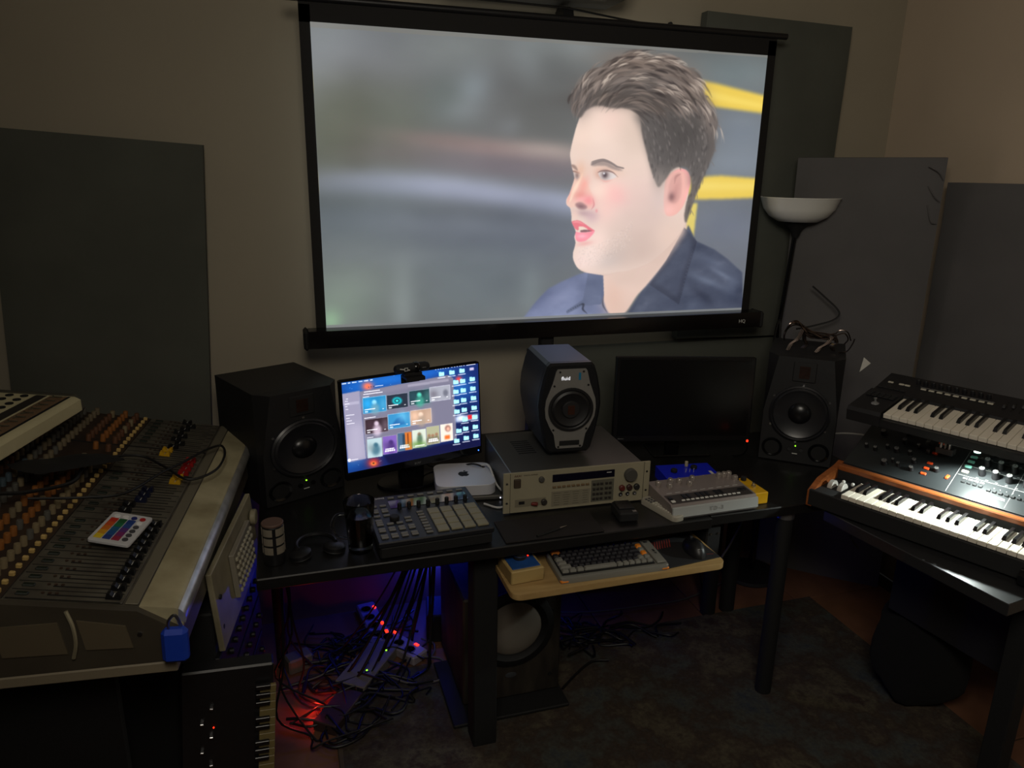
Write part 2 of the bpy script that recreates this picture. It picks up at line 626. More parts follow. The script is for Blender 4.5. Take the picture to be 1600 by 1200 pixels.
# ---- the projected picture: a man in profile before a blurred street
SCR = [(483, 36), (1189, 93), (1155, 489), (514, 510)]
P = Paint(1150, 680, SCR, (104, 107, 107))
for x, y, rx, ry, c, al, an in (
        (520, 80, 60, 50, (132, 138, 140), .8, 0), (600, 110, 90, 46, (124, 124, 134), .75, 0), (700, 80, 90, 30, (122, 127, 126), .7, 0),
        (560, 175, 60, 40, (96, 98, 88), .8, 0), (520, 215, 50, 60, (96, 99, 86), .8, 0), (640, 170, 60, 40, (100, 104, 98), .7, 0),
        (560, 250, 18, 60, (88, 88, 78), .5, 0), (620, 230, 25, 50, (106, 110, 98), .5, 0),
        (740, 140, 26, 20, (134, 144, 150), .8, -30), (715, 172, 24, 14, (130, 136, 140), .6, 0), (825, 110, 20, 32, (142, 150, 154), .8, -25),
        (870, 80, 50, 20, (140, 147, 148), .8, 0), (793, 198, 12, 12, (138, 144, 150), .7, 0), (690, 150, 24, 26, (98, 106, 104), .6, 0),
        (780, 150, 26, 60, (104, 105, 106), .6, 0), (850, 180, 50, 60, (86, 86, 84), .85, 0), (860, 120, 26, 40, (92, 94, 94), .5, 0),
        (640, 236, 60, 14, (116, 110, 106), .6, 0), (780, 236, 90, 11, (148, 122, 118), .85, 8), (850, 240, 50, 11, (166, 150, 142), .9, 4),
        (700, 222, 60, 8, (126, 112, 108), .5, 8), (800, 262, 110, 16, (112, 102, 108), .85, 5),
        (560, 285, 80, 14, (128, 132, 140), .8, 0), (660, 292, 90, 13, (150, 155, 172), .9, 3), (790, 308, 110, 13, (176, 180, 204), .95, 8), (870, 320, 40, 12, (182, 188, 214), .8, 6),
        (560, 345, 90, 40, (100, 110, 116), .8, 0), (700, 375, 130, 44, (92, 98, 108), .8, 0), (830, 370, 80, 40, (82, 88, 100), .85, 0),
        (700, 350, 120, 12, (112, 118, 128), .5, 4), (560, 440, 70, 50, (120, 128, 124), .8, 0), (600, 395, 120, 10, (110, 116, 120), .5, 2),
        (530, 470, 40, 30, (128, 142, 130), .7, 0), (632, 465, 14, 40, (146, 154, 152), .7, 0), (825, 450, 14, 24, (140, 150, 150), .7, 0),
        (730, 450, 70, 40, (106, 115, 118), .7, 0), (520, 495, 12, 12, (150, 190, 150), .6, 0), (780, 440, 60, 36, (98, 106, 112), .6, 0)):
    P.blob(x, y, rx, ry, c, al, an)
for x, y, rx, ry, c, al, an in (   # right of the head
        (1140, 120, 60, 22, (112, 122, 124), .9, 0), (1150, 215, 50, 40, (118, 126, 136), .95, 0), (1150, 260, 50, 20, (124, 132, 142), .9, 0),
        (1130, 360, 60, 40, (108, 114, 128), .95, 0), (1120, 430, 60, 40, (104, 108, 118), .9, 0)):
    P.blob(x, y, rx, ry, c, al, an)
YEL = (228, 196, 84)
P.poly([(1070, 128), (1110, 136), (1195, 158), (1195, 184), (1110, 172), (1070, 165)], YEL, 2.5)
P.poly([(1070, 140), (1110, 150), (1190, 170), (1190, 176), (1110, 162)], (244, 218, 110), 3, .6)
P.poly([(1070, 280), (1120, 278), (1190, 284), (1190, 312), (1120, 314), (1070, 314)], YEL, 2.5)
P.poly([(1070, 286), (1180, 290), (1180, 300), (1070, 300)], (246, 222, 122), 4, .5)
P.poly([(1068, 320), (1084, 320), (1078, 380), (1064, 380)], (230, 206, 100), 2, .9)


def C(*pts):
    return [(780 + x / 2.727, 60 + y / 2.727) for x, y in pts]


skin = (214, 180, 160)
# shirt
P.poly(C((90, 1200), (150, 1120), (205, 1062), (262, 1032), (330, 1003), (372, 992), (436, 1008), (470, 1100), (560, 1200)), (104, 112, 142), 1.0)
P.poly(C((520, 1200), (610, 1060), (700, 950), (775, 835), (792, 800), (826, 868), (905, 905), (960, 945), (1024, 1003), (1030, 1200)), (70, 76, 94), 1.0)
P.poly(C((100, 1200), (160, 1130), (230, 1080), (320, 1050), (330, 1200)), (126, 134, 166), 4, .55)
for x, y, rx, ry, c, al, an in ((250, 1110, 40, 16, (140, 146, 176), .4, -30), (350, 1060, 30, 16, (84, 92, 120), .5, 60), (390, 1090, 16, 40, (72, 80, 104), .6, 20),
                                (880, 1040, 50, 10, (112, 122, 142), .6, 24), (940, 1010, 40, 8, (120, 130, 150), .5, 30), (860, 1100, 40, 14, (48, 52, 68), .6, 40),
                                (940, 1090, 50, 16, (56, 62, 80), .5, 30), (900, 960, 46, 12, (88, 96, 116), .5, 30), (980, 1060, 20, 40, (92, 100, 120), .5, 10), (820, 1140, 26, 20, (92, 100, 120), .4, 0)):
    (x0, y0), = C((x, y))
    P.blob(x0, y0, rx / 2.727, ry / 2.727, c, al, an)
# neck
P.poly(C((436, 985), (432, 1040), (438, 1110), (468, 1172), (525, 1172), (580, 1095), (625, 1045), (700, 950), (780, 830), (765, 740), (690, 700), (560, 900)), (222, 192, 178), 1.2, curve=True)
P.poly(C((520, 960), (560, 1000), (640, 960), (720, 860), (760, 760), (690, 760), (640, 880)), (196, 168, 156), 6, .6, curve=True)
P.blob(*C((480, 1100))[0], 12, 26, (216, 178, 160), .6)
# collar
P.poly(C((775, 810), (830, 870), (795, 990), (758, 1135), (700, 1095), (632, 1050), (700, 950)), (58, 62, 78), .8)
P.poly(C((790, 850), (812, 880), (780, 980), (748, 1105), (690, 1060), (650, 1045), (720, 950)), (72, 78, 96), 3, .7)
P.stroke(C((820, 880), (790, 990), (762, 1110)), .5, (110, 116, 134), .5)
P.poly(C((372, 992), (436, 1008), (440, 1090), (428, 1130), (350, 1135), (285, 1168), (283, 1155), (352, 1110)), (88, 96, 122), .8)
P.stroke(C((284, 1160), (350, 1128), (352, 1150), (370, 1168)), 1.0, (44, 48, 62), .8)
P.stroke(C((440, 1090), (436, 1130), (455, 1165)), .9, (60, 60, 70), .7)
# head: face
def F(*pts):
    return [(870 + x * .15, 240 + y * .15) for x, y in pts]


def B(x, y, rx, ry, c, al, an=0, f=C):
    (x0, y0), = f((x, y))
    k = 1 / 2.727 if f is C else .15
    P.blob(x0, y0, rx * k, ry * k, c, al, an)


fl_ = [(870 + x * .15, 240 + y * .15) for x, y in ((104, 0), (110, 80), (122, 150), (142, 215), (150, 270), (132, 330), (104, 420), (76, 470), (68, 505), (78, 540), (108, 568), (119, 600), (126, 650), (128, 710), (148, 755),
       (172, 815), (160, 868), (172, 925), (160, 985), (147, 1040), (156, 1110), (200, 1188), (262, 1228))]
P.poly(C((436, 985), (470, 960), (760, 640), (780, 830), (690, 960), (600, 1060), (500, 1060), (450, 1010)), (214, 186, 172), 5, .9)
face = C((345, 305), (318, 365), (300, 430)) + fl_ + C((380, 1000), (440, 1008), (480, 1000), (560, 985), (640, 950), (720, 880), (776, 800), (784, 740), (790, 640), (760, 560), (690, 540), (640, 420), (600, 330), (500, 290), (400, 285))
bg_keep = P.a.copy()
P.poly(face, (226, 200, 186), .6, curve=True)
B(420, 400, 90, 70, (240, 214, 198), .8)
B(470, 360, 40, 40, (238, 198, 186), .5)
B(340, 430, 26, 60, (236, 206, 188), .6, 12)
B(560, 430, 40, 80, (214, 190, 174), .6)
B(560, 560, 50, 50, (226, 200, 184), .5)
B(520, 700, 70, 60, (236, 200, 190), .7)
B(470, 660, 46, 34, (250, 186, 176), .75, 10, C)
B(600, 470, 90, 60, (250, 172, 172), .55, 20, F)
B(500, 600, 90, 110, (250, 196, 186), .6, 0, F)
B(400, 400, 80, 70, (246, 216, 198), .7, 0, F)
B(820, 480, 150, 200, (222, 190, 180), .7, 10, F)
B(760, 760, 190, 150, (210, 184, 172), .75, 0, F)
B(620, 1040, 150, 100, (196, 176, 166), .8, -14, F)
B(500, 1120, 110, 60, (190, 178, 174), .45, -10, F)
B(900, 1000, 190, 120, (200, 174, 162), .7, -30, F)
B(960, 620, 110, 220, (206, 180, 170), .5, 10, F)
B(540, 380, 50, 110, (216, 192, 176), .5)
B(1150, 860, 110, 110, (226, 196, 180), .7, -40, F)
B(330, 1050, 90, 110, (240, 214, 204), .75, 0, F)
B(230, 1120, 60, 60, (244, 214, 206), .6, 0, F)
B(420, 900, 70, 80, (244, 210, 198), .6, 0, F)
B(560, 850, 60, 110, (212, 186, 174), .35, 0, F)
# chin underside falls softly into the neck
P.stroke(F((215, 1205), (330, 1275), (470, 1285), (640, 1240)), 3.0, (196, 168, 156), .5)
# nose
P.poly(F((150, 200), (215, 215), (290, 330), (345, 450), (352, 540), (310, 585), (250, 560), (170, 560), (110, 565), (80, 540), (70, 500), (104, 420), (132, 330)), (240, 190, 172), 1.2, .7, True)
P.stroke(F((235, 220), (190, 320), (140, 420), (112, 500)), 1.9, (252, 222, 196), .7)
P.stroke(F((142, 330), (104, 440), (84, 520)), 1.2, (240, 172, 158), .5)
B(250, 340, 34, 70, (240, 156, 142), .7, 22, F)
B(210, 440, 50, 34, (224, 130, 122), .6, -10, F)
B(300, 495, 46, 40, (240, 130, 138), .75, 20, F)
B(220, 480, 40, 16, (250, 170, 172), .6, -15, F)
P.poly(F((165, 530), (215, 510), (260, 530), (290, 565), (250, 590), (195, 575)), (150, 110, 112), 1.0, .85, True)
B(225, 555, 26, 12, (118, 84, 88), .8, 10, F)
P.stroke(F((345, 470), (358, 540), (330, 590)), .8, (206, 120, 124), .6)
B(260, 625, 70, 26, (176, 142, 146), .75, 10, F)
B(340, 660, 50, 50, (196, 160, 166), .6, 40, F)
B(165, 640, 24, 40, (236, 196, 182), .6, 0, F)
B(386, 600, 8, 12, (226, 120, 128), .6, 0, F)
# mouth
P.poly(F((130, 715), (170, 698), (215, 702), (270, 735), (330, 778), (372, 806), (330, 812), (285, 790), (215, 762), (200, 800), (160, 775)), (222, 104, 116), .6, .95, True)
P.stroke(F((140, 722), (190, 712), (260, 742)), .9, (240, 150, 152), .6)
P.poly(F((205, 765), (240, 760), (290, 782), (282, 798), (240, 800), (215, 790)), (232, 208, 190), .5, .95, True)
P.poly(F((225, 800), (285, 795), (345, 808), (300, 818), (235, 822)), (112, 72, 78), .5, .9, True)
P.poly(F((172, 815), (215, 822), (290, 820), (368, 810), (335, 860), (280, 905), (220, 918), (178, 895)), (240, 132, 148), .7, .95, True)
B(240, 860, 36, 16, (252, 176, 188), .8, 0, F)
B(270, 935, 60, 18, (226, 150, 146), .6, -8, F)
# eyes
B(480, 190, 110, 44, (224, 176, 150), .55, 8, F)
B(400, 225, 30, 36, (196, 140, 122), .5, 0, F)
P.poly(F((398, 215), (425, 200), (480, 196), (540, 212), (585, 250), (560, 268), (500, 284), (440, 276), (412, 250)), (218, 206, 202), .4, .95, True)
B(468, 232, 30, 34, (112, 92, 92), .95, 0, F)
B(466, 234, 14, 16, (64, 52, 58), .9, 0, F)
B(457, 218, 7, 7, (250, 248, 250), .95, 0, F)
P.stroke(F((392, 208), (430, 192), (490, 190), (550, 210), (600, 256)), .75, (104, 78, 76), .8)
P.stroke(F((420, 286), (480, 300), (545, 285)), .9, (228, 168, 158), .6)
P.poly(F((130, 210), (160, 200), (205, 215), (210, 245), (180, 270), (150, 255)), (206, 196, 192), .5, .8, True)
B(180, 235, 16, 26, (104, 84, 86), .85, 0, F)
P.stroke(F((122, 190), (160, 196), (208, 214)), .8, (128, 94, 86), .7)
B(215, 180, 40, 60, (226, 168, 136), .5, 0, F)
# brows
for q in range(46):
    t = q / 45
    bx0 = 322 + 320 * t
    by0 = 118 - 34 * math.sin(PI * min(1, t * 1.25)) + 68 * max(0, t - .35)
    for e in (-1, 0, 1):
        P.stroke(F((bx0, by0 + 14 * e * (1 - t)), (bx0 + 22, by0 - 12 + 14 * e * (1 - t) + 18 * t)), .55, (126, 112, 108), .42)
P.poly(F((318, 125), (350, 95), (420, 84), (490, 98), (560, 140), (650, 186), (600, 190), (530, 170), (470, 142), (400, 138), (345, 142)), (128, 112, 108), 1.2, .7, True)
P.stroke(F((118, 128), (150, 148), (182, 182)), 1.5, (150, 122, 112), .6)
fm_sl, fm_m = P.poly_mask(face, .6, True)
fm_full = np.zeros((P.h, P.w, 1), np.float32)
fm_full[fm_sl] = fm_m[..., None]
P.a = bg_keep * (1 - fm_full) + P.a * fm_full
# ear
P.poly(F((1090, 300), (1130, 235), (1190, 190), (1260, 175), (1325, 210), (1350, 310), (1325, 440), (1278, 565), (1205, 645), (1130, 662), (1090, 620), (1075, 480)), (236, 176, 164), .6, 1, True)
P.poly(F((1140, 300), (1185, 235), (1240, 225), (1262, 330), (1250, 460), (1205, 530), (1150, 520), (1120, 420)), (200, 146, 138), 1.6, .65, True)
P.stroke(F((1180, 215), (1260, 190), (1320, 235), (1335, 320), (1305, 440), (1255, 560)), 1.5, (252, 172, 168), .75)
P.stroke(F((1185, 330), (1200, 260), (1250, 230)), 1.2, (176, 124, 118), .5)
B(1160, 465, 26, 34, (112, 74, 76), .85, 20, F)
B(1200, 400, 22, 60, (190, 132, 126), .5, 10, F)
B(1130, 600, 40, 36, (250, 188, 178), .7, 0, F)
B(1030, 480, 60, 120, (206, 184, 178), .5, 0, F)
# hair
hair = C((302, 334), (286, 296), (290, 246), (318, 202), (352, 168), (372, 142), (415, 132), (432, 118), (482, 98), (520, 76), (560, 66), (600, 78), (622, 92), (680, 92), (722, 98),
         (742, 122), (790, 142), (828, 168), (838, 206), (852, 256), (880, 298), (900, 338), (910, 378), (896, 430), (899, 480), (882, 530), (852, 602), (826, 668), (802, 735), (782, 790),
         (774, 760), (784, 700), (800, 650), (800, 600), (785, 562), (750, 556), (718, 570), (698, 600), (680, 622), (664, 640), (650, 618), (628, 560), (612, 500), (598, 450), (588, 405), (580, 350), (556, 322),
         (515, 308), (460, 306), (415, 296), (380, 300), (350, 318), (330, 345))
P.poly(hair, (98, 90, 86), 1.5, .97, curve=True)
P.poly(C((590, 400), (560, 325), (700, 330), (820, 330), (890, 400), (880, 520), (840, 600), (800, 640), (790, 560), (740, 540), (690, 590), (655, 600)), (84, 79, 77), 7, .85, True)
B(480, 270, 130, 24, (72, 64, 60), .75)
B(640, 300, 60, 24, (74, 66, 62), .6)
B(760, 420, 70, 60, (66, 62, 60), .6)
B(330, 270, 30, 50, (86, 80, 80), .6)
B(560, 110, 110, 30, (132, 114, 102), .7, 6)
B(420, 170, 70, 26, (122, 108, 100), .6, -24)
B(770, 210, 60, 50, (140, 124, 114), .6, 40)
B(870, 350, 24, 60, (132, 118, 110), .6, -12)
B(665, 610, 22, 34, (150, 136, 128), .5)
r3 = random.Random(3)


def lock(x0, y0, ang, ln, bend, c, al, wd):
    pts = []
    a = R(ang)
    x, y = x0, y0
    for i in range(5):
        pts.append((x, y))
        x += math.cos(a) * ln / 4; y += math.sin(a) * ln / 4
        a += R(bend) / 4
    P.stroke(C(*pts), wd, c, al)


# direction of growth at a few places of the head, blended between them
FLOW = [(310, 290, -75, 60), (330, 210, -62, 50), (400, 230, -55, 60), (430, 150, -30, 50), (480, 260, -48, 70), (560, 110, -8, 40), (560, 210, 8, 50), (640, 140, 12, 30), (650, 260, 22, 30),
        (740, 170, 32, 40), (740, 280, 40, 50), (820, 260, 58, 40), (830, 350, 62, 40), (890, 380, 84, 20), (870, 480, 98, 10), (700, 400, 74, 10), (620, 420, 82, 0), (700, 500, 84, 0), (800, 520, 92, 10), (840, 600, 104, 8), (800, 700, 104, 0), (665, 600, 96, 0)]


def flow(x, y):
    wx = wy = wb = ws = 0
    for fx, fy, a_, b_2 in FLOW:
        w_ = 1 / ((x - fx) ** 2 + (y - fy) ** 2 + 400)
        wx += w_ * math.cos(R(a_)); wy += w_ * math.sin(R(a_)); wb += w_ * b_2; ws += w_
    return math.degrees(math.atan2(wy, wx)), wb / ws


hu = np.array(hair)
hsl, hm = P.poly_mask(hair, 0, True)
hmask = np.zeros((P.h, P.w), bool)
hmask[hsl] = hm > .5
cnt = 0
while cnt < 620:
    x0, y0 = r3.uniform(285, 905), r3.uniform(70, 780)
    u_, v_ = P.loc(*C((x0, y0))[0])
    if not (0 <= u_ < P.w and 0 <= v_ < P.h) or not hmask[int(v_), int(u_)]:
        continue
    cnt += 1
    a_, b_2 = flow(x0, y0)
    low = y0 > 330 and x0 > 585
    light = r3.random() < (.5 if not low else .45)
    cl_ = r3.choice(((138, 122, 112), (156, 140, 130), (124, 110, 102))) if light else r3.choice(((58, 50, 48), (68, 60, 56), (48, 42, 42)))
    if low:
        cl_ = (122, 114, 110) if light else (66, 61, 60)
    ln_ = r3.uniform(16, 34) if low else r3.uniform(50, 120)
    lock(x0 - ln_ * .4 * math.cos(R(a_)), y0 - ln_ * .4 * math.sin(R(a_)), a_ - b_2 * .4 + r3.uniform(-9, 9), ln_, b_2, cl_, r3.uniform(.10, .30) * (.45 if low else 1), r3.uniform(.5, 1.0) if low else r3.uniform(.6, 1.5))
for (x, y, n_) in ((560, 95, 9), (610, 110, 7), (470, 140, 7), (555, 185, 8), (640, 215, 6), (700, 225, 8), (760, 290, 8), (800, 200, 9), (850, 290, 7), (895, 390, 6), (340, 220, 6), (430, 200, 6), (700, 120, 6)):
    for k in range(n_):
        a_, b_2 = flow(x, y)
        lock(x + r3.uniform(-26, 26), y + r3.uniform(-18, 18), a_ - b_2 * .5 + r3.uniform(-8, 8), r3.uniform(36, 80), b_2 * 1.2, (198, 182, 168), r3.uniform(.14, .34), r3.uniform(.45, .9))
for k in range(50):      # loose hairs on the outline
    i_ = r3.randrange(2, 34)
    hx, hy = hair[i_ % len(hair)]
    x0, y0 = (hx - 780) * 2.727, (hy - 60) * 2.727
    a_, b_2 = flow(x0, y0)
    lock(x0, y0, a_ - 18 + r3.uniform(-20, 14), r3.uniform(14, 34), r3.uniform(0, 40), (112, 102, 96), .28, .45)
for i in range(420):     # stubble
    a, b2 = r3.random(), r3.random()
    x = 200 + 560 * a; y = 1185 - 60 * abs(a - .3) - 240 * a * a - 200 * b2
    B(x, y, 4, 4, r3.choice(((178, 158, 152), (240, 222, 214))), .22, 0, F)
# cloth texture of the shirt, overall softening
sh_m = np.zeros((P.h, P.w), np.float32)
for q in (C((90, 1200), (150, 1120), (205, 1062), (262, 1032), (330, 1003), (372, 992), (430, 1010), (428, 1130), (470, 1200)), C((540, 1200), (620, 1065), (700, 955), (775, 845), (792, 810), (826, 868), (905, 905), (960, 945), (1024, 1003), (1030, 1200))):
    sl_, mk_ = P.poly_mask(q, .8)
    sh_m[sl_] = np.maximum(sh_m[sl_], mk_)
nz_ = noise2(P.h, P.w, 14, 9, 5)
P.a = P.a + (sh_m * (0.022 * nz_ + 0.03 * np.clip(nz_ - 1.1, 0, 1)))[..., None]
P.a = 0.55 * P.a + 0.45 * blur(P.a, 1.3)
# border lines of the white cloth, and projector haze
P.poly([(478, 30), (1195, 88), (1195, 97), (478, 44)], (122, 122, 118), .3, .9)
P.poly([(510, 502), (1160, 482), (1160, 496), (510, 514)], (120, 122, 122), .3, .9)
P.a += 0.010 * noise2(P.h, P.w, 6, 3)[..., None]
hz = np.exp(-(((P.X - 930) / 260) ** 2 + ((P.Y - 330) / 190) ** 2))[..., None]
P.a = P.a * (1 - 0.10 * hz) + 0.10 * hz * np.array([0.93, 0.95, 1.0], np.float32)
P.a = np.clip((P.a - 0.02) * 1.06, 0, 1)

# ------------------------------------------------------------------ projection screen
ps = thing('projection_screen', 'black-framed projection screen on the wall showing a man in a dark shirt', 'projection screen', (0.957, 2.60, 1.21))
m_pic = image_material('projected_picture', P.a, 1.0, 0.8)
me = bpy.data.meshes.new('picture')
sw, sh, st = 1.648, 0.968, R(-1.0)
me.from_pydata([(-sw / 2, 0, 0), (sw / 2, 0, 0), (sw / 2, 0, sh), (-sw / 2, 0, sh), (-sw / 2, .002, 0), (sw / 2, .002, 0), (sw / 2, .002, sh), (-sw / 2, .002, sh)], [],
               [(0, 1, 2, 3), (7, 6, 5, 4), (0, 4, 5, 1), (2, 6, 7, 3), (1, 5, 6, 2), (0, 3, 7, 4)])
uvl = me.uv_layers.new(name='uv')
for li, uv in enumerate([(0, 0), (1, 0), (1, 1), (0, 1)] + [(0, 0)] * 20):
    uvl.data[li].uv = uv
me.materials.append(m_pic)
ob('picture', me, ps, (0, -0.032, 0.006), (st * 0, 0, R(0.2)))
m_mask = mat('screen_mask_black', (15, 13, 12), 0.8, var=0.2, scale=10)
bx('border', ps, (-sw / 2 - 0.016, -0.028, sh / 2 + 0.02), (0.034, 0.004, sh + 0.07), m_mask, 0)
bx('border', ps, (sw / 2 + 0.016, -0.028, sh / 2 + 0.02), (0.034, 0.004, sh + 0.07), m_mask, 0)
bx('border', ps, (0, -0.028, sh + 0.036), (sw + 0.066, 0.004, 0.062), m_mask, 0)
bx('border', ps, (0, -0.028, -0.006), (sw + 0.066, 0.004, 0.022), m_mask, 0)
M = MB().cyl((-0.90, -0.028, sh + 0.073), 0.011, 1.80, 14, 'x', b=0.003)
ob('top_rail', M.mesh('top_rail', m_black), ps)
case = MB().prism([(-0.075, -0.048), (-0.075, 0.012), (-0.03, 0.016), (-0.010, 0.012), (-0.010, -0.042), (-0.03, -0.052)], -0.885, 0.885, 'x')
case_o = ob('housing', case.mesh('housing', mat('screen_case', (17, 14, 14), 0.22)), ps)
for sx in (-1, 1):
    ob('end_cap', MB().box((sx * 0.893, -0.036, -0.020), (0.018, 0.086, 0.068), 0.008).mesh('end_cap', m_matte), ps)
text('lettering', 'HQ', ps, (0.80, -0.0755, -0.022), FRONT, 0.02, m_print)
bx('case_foot', ps, (-0.02, -0.03, -0.073), (0.05, 0.04, 0.05), m_matte, 0.004)
# hanging bracket and cord
hb = thing('wall_hook', 'black wall hook holding up the screen cord below the air conditioner', 'hook', (1.015, 2.735, 2.25))
bx('hook_plate', hb, (0, 0.0, 0.02), (0.03, 0.012, 0.09), m_black, 0.003)
ob('hook_arm', MB().prism([(-0.0, 0.05), (-0.03, 0.062), (-0.075, 0.05), (-0.09, 0.0), (-0.078, 0.0), (-0.06, 0.035), (0, 0.03)], -0.02, 0.02, 'x').mesh('hook_arm', m_black), hb)
c = MB().tube(smooth_path([(0.35, 2.585, 2.287), (0.6, 2.62, 2.299), (0.99, 2.655, 2.302), (1.03, 2.655, 2.300), (1.25, 2.62, 2.27), (1.52, 2.58, 2.245)], 6), 0.0035)
tag(ob('hanging_cord', c.mesh('hanging_cord', m_cable)), 'thin black cord from the wall hook down to the screen rail', 'cord')
tag(ob('wall_plug', MB().cyl((1.46, 2.75, 2.295), 0.008, 0.012, 10, 'y').mesh('wall_plug', m_matte)), 'small dark plug in the wall above the screen rail', 'wall plug')

# ------------------------------------------------------------------ desks
DZ = 0.74


def desk(name, label, x0, x1, y0, y1, legs, th=0.034):
    d = thing(name, label, 'desk', ((x0 + x1) / 2, (y0 + y1) / 2, 0))
    bx('desktop', d, (0, 0, DZ - th / 2), (x1 - x0, y1 - y0, th), m_desk, 0.003)
    for lx, ly, rr, col in legs:
        lg = ob('leg', MB().cyl((0, 0, 0.0), rr, DZ - th, 20, b=0.002).mesh('leg', m_matte), d, (lx - d.location.x, ly - d.location.y, 0.0))
        if col:
            ob('leg_collar', MB().cyl((0, 0, DZ - th - 0.028), rr + 0.002, 0.028, 20).mesh('leg_collar', m_alu), lg)
    return d


d1 = desk('desk', 'long black desk carrying the lit monitor and the rack unit', -0.115, 1.212, 1.785, 2.70, [(0.76, 2.62, 0.02, 0), (1.15, 2.62, 0.02, 0), (-0.09, 2.45, 0.02, 0)])
ob('leg', MB().box((0, 0, 0.35), (0.075, 0.075, 0.70), 0.004).mesh('leg', m_matte), d1, (0.515 - d1.location.x, 1.90 - d1.location.y, 0))
d2 = desk('desk', 'narrower black desk with a round front leg under the right speaker', 1.216, 1.95, 1.80, 2.44,
          [(1.525, 1.845, 0.027, 1), (1.60, 2.33, 0.03, 0), (1.69, 2.33, 0.03, 0)])
bx('bracket', d2, (-0.335, -0.25, 0.63), (0.05, 0.09, 0.14), m_matte, 0.004)
for sx in (0, 1):
    ob('bolt', MB().cyl((-0.345 + 0.025 * sx, -0.295, 0.665), 0.004, 0.003, 8, 'y').mesh('bolt', m_steel), d2)


# ------------------------------------------------------------------ speakers with ribbon tweeters
def big_speaker(label, loc, rz, fit=1.0):
    """0.255 wide, 0.40 tall, 0.30 deep; origin at bottom centre, front looks to -y"""
    s = thing('studio_speaker', label, 'speaker', loc, rz)
    s.scale = (1.08, 1.08, fit) if fit < 1 else (1, 1, 1)
    w, h, d = 0.255, 0.40, 0.30
    cab = MB()
    # body with chamfered upper front corners
    hw = w / 2
    lo = [(-hw, 0), (hw, 0), (hw, h), (-hw, h)]
    cab.prism([(x, z) for x, z in lo], d / 2, -d / 2 + 0.035, 'y')
    cw = 0.036
    vs = [(-hw, -d / 2 + .035, 0), (hw, -d / 2 + .035, 0), (hw, -d / 2 + .035, h), (-hw, -d / 2 + .035, h),
          (-hw + .004, -d / 2, 0.004), (hw - .004, -d / 2, 0.004), (hw - .004, -d / 2, 0.19), (hw - cw, -d / 2, h - .004), (-hw + cw, -d / 2, h - .004), (-hw + .004, -d / 2, 0.19),
          (hw, -d / 2 + .035, 0.19), (-hw, -d / 2 + .035, 0.19)]
    fs = [(4, 5, 6, 7, 8, 9), (0, 1, 5, 4), (1, 10, 6, 5), (10, 2, 7, 6), (2, 3, 8, 7), (3, 11, 9, 8), (11, 0, 4, 9), (3, 2, 10, 1, 0, 11)]
    cab.add(vs, fs)
    ob('cabinet', cab.mesh('cabinet', m_vinyl), s)
    y = -d / 2
    wz = 0.192
    wf = ob('woofer', MB().lathe([(0.104, 0), (0.104, 0.010), (0.098, 0.014), (0.094, 0.010), (0.088, 0.015), (0.080, 0.011), (0.036, 0.001), (0.001, 0.001)], 40, (0, y, wz), 'y').mesh('woofer', mat('woofer_cone', (34, 34, 37), 0.35)), s)
    ob('dust_cap', MB().lathe([(0.040, 0.001), (0.037, 0.006), (0.026, 0.013), (0.012, 0.017), (0.001, 0.018)], 28, (0, y, wz), 'y').mesh('dust_cap', mat('dust_cap_black', (20, 20, 22), 0.3)), wf)
    for k in range(6):
        a = k * PI / 3 + 0.5
        ob('screw', MB().cyl((0.108 * math.cos(a), y, wz + 0.108 * math.sin(a)), 0.004, 0.002, 8, 'y').mesh('screw', m_steel), wf)
    tw = bx('tweeter', s, (0, y - 0.001, 0.345), (0.078, 0.006, 0.072), mat('tweeter_plate', (20, 20, 21), 0.6), 0.003)
    rb = MB()
    for k in range(9):
        rb.box((0, 0, -0.020 + 0.005 * k), (0.036, 0.004, 0.0028), 0.0008)
    ob('ribbon', rb.mesh('ribbon', mat('copper_ribbon', (62, 36, 24), 0.45, 0.5)), tw, (0, -0.004, 0.0))
    for sx in (-1, 1):
        pt = ob('port', MB().lathe([(0.036, 0.0), (0.034, 0.004), (0.028, 0.002), (0.025, 0.0005), (0.001, 0.0005)], 28, (0, 0, 0), 'y').mesh('port', m_gloss), s, (sx * 0.080, y, 0.052))
        ob('port_opening', MB().cyl((0, 0, 0), 0.026, 0.001, 24, 'y').mesh('port_opening', m_dark), pt, (0, -0.0006, 0))
        ob('control_knob', MB().cyl((0, 0, 0), 0.007, 0.006, 14, 'y').mesh('control_knob', m_gloss), s, (sx * 0.020, y, 0.055))
    ob('power_light', MB().cyl((0, 0, 0), 0.0022, 0.002, 10, 'y').mesh('power_light', g_green), s, (0.0, y, 0.068))
    ob('lettering', MB().box((0, 0, 0), (0.018, 0.0006, 0.003), 0).mesh('lettering', m_print), s, (0.0, y - 0.0003, 0.038))
    return s


big_speaker('black studio speaker standing between the mixing console and the lit monitor', (-0.038, 2.405, DZ), 25, 0.90)
big_speaker('black studio speaker under the wire sculpture on the right desk', (1.843, 2.222, DZ), -40)

# ------------------------------------------------------------------ silver-faced centre speaker on the rack unit
fs_ = thing('studio_speaker', 'small speaker with silver faceplate on top of the beige rack unit', 'speaker', (0.845, 2.165, 0.892), -4.5)
fs_.scale = (1, 1, 0.965)


def bulge(s, t):  # half width at height s (0..1)
    return None


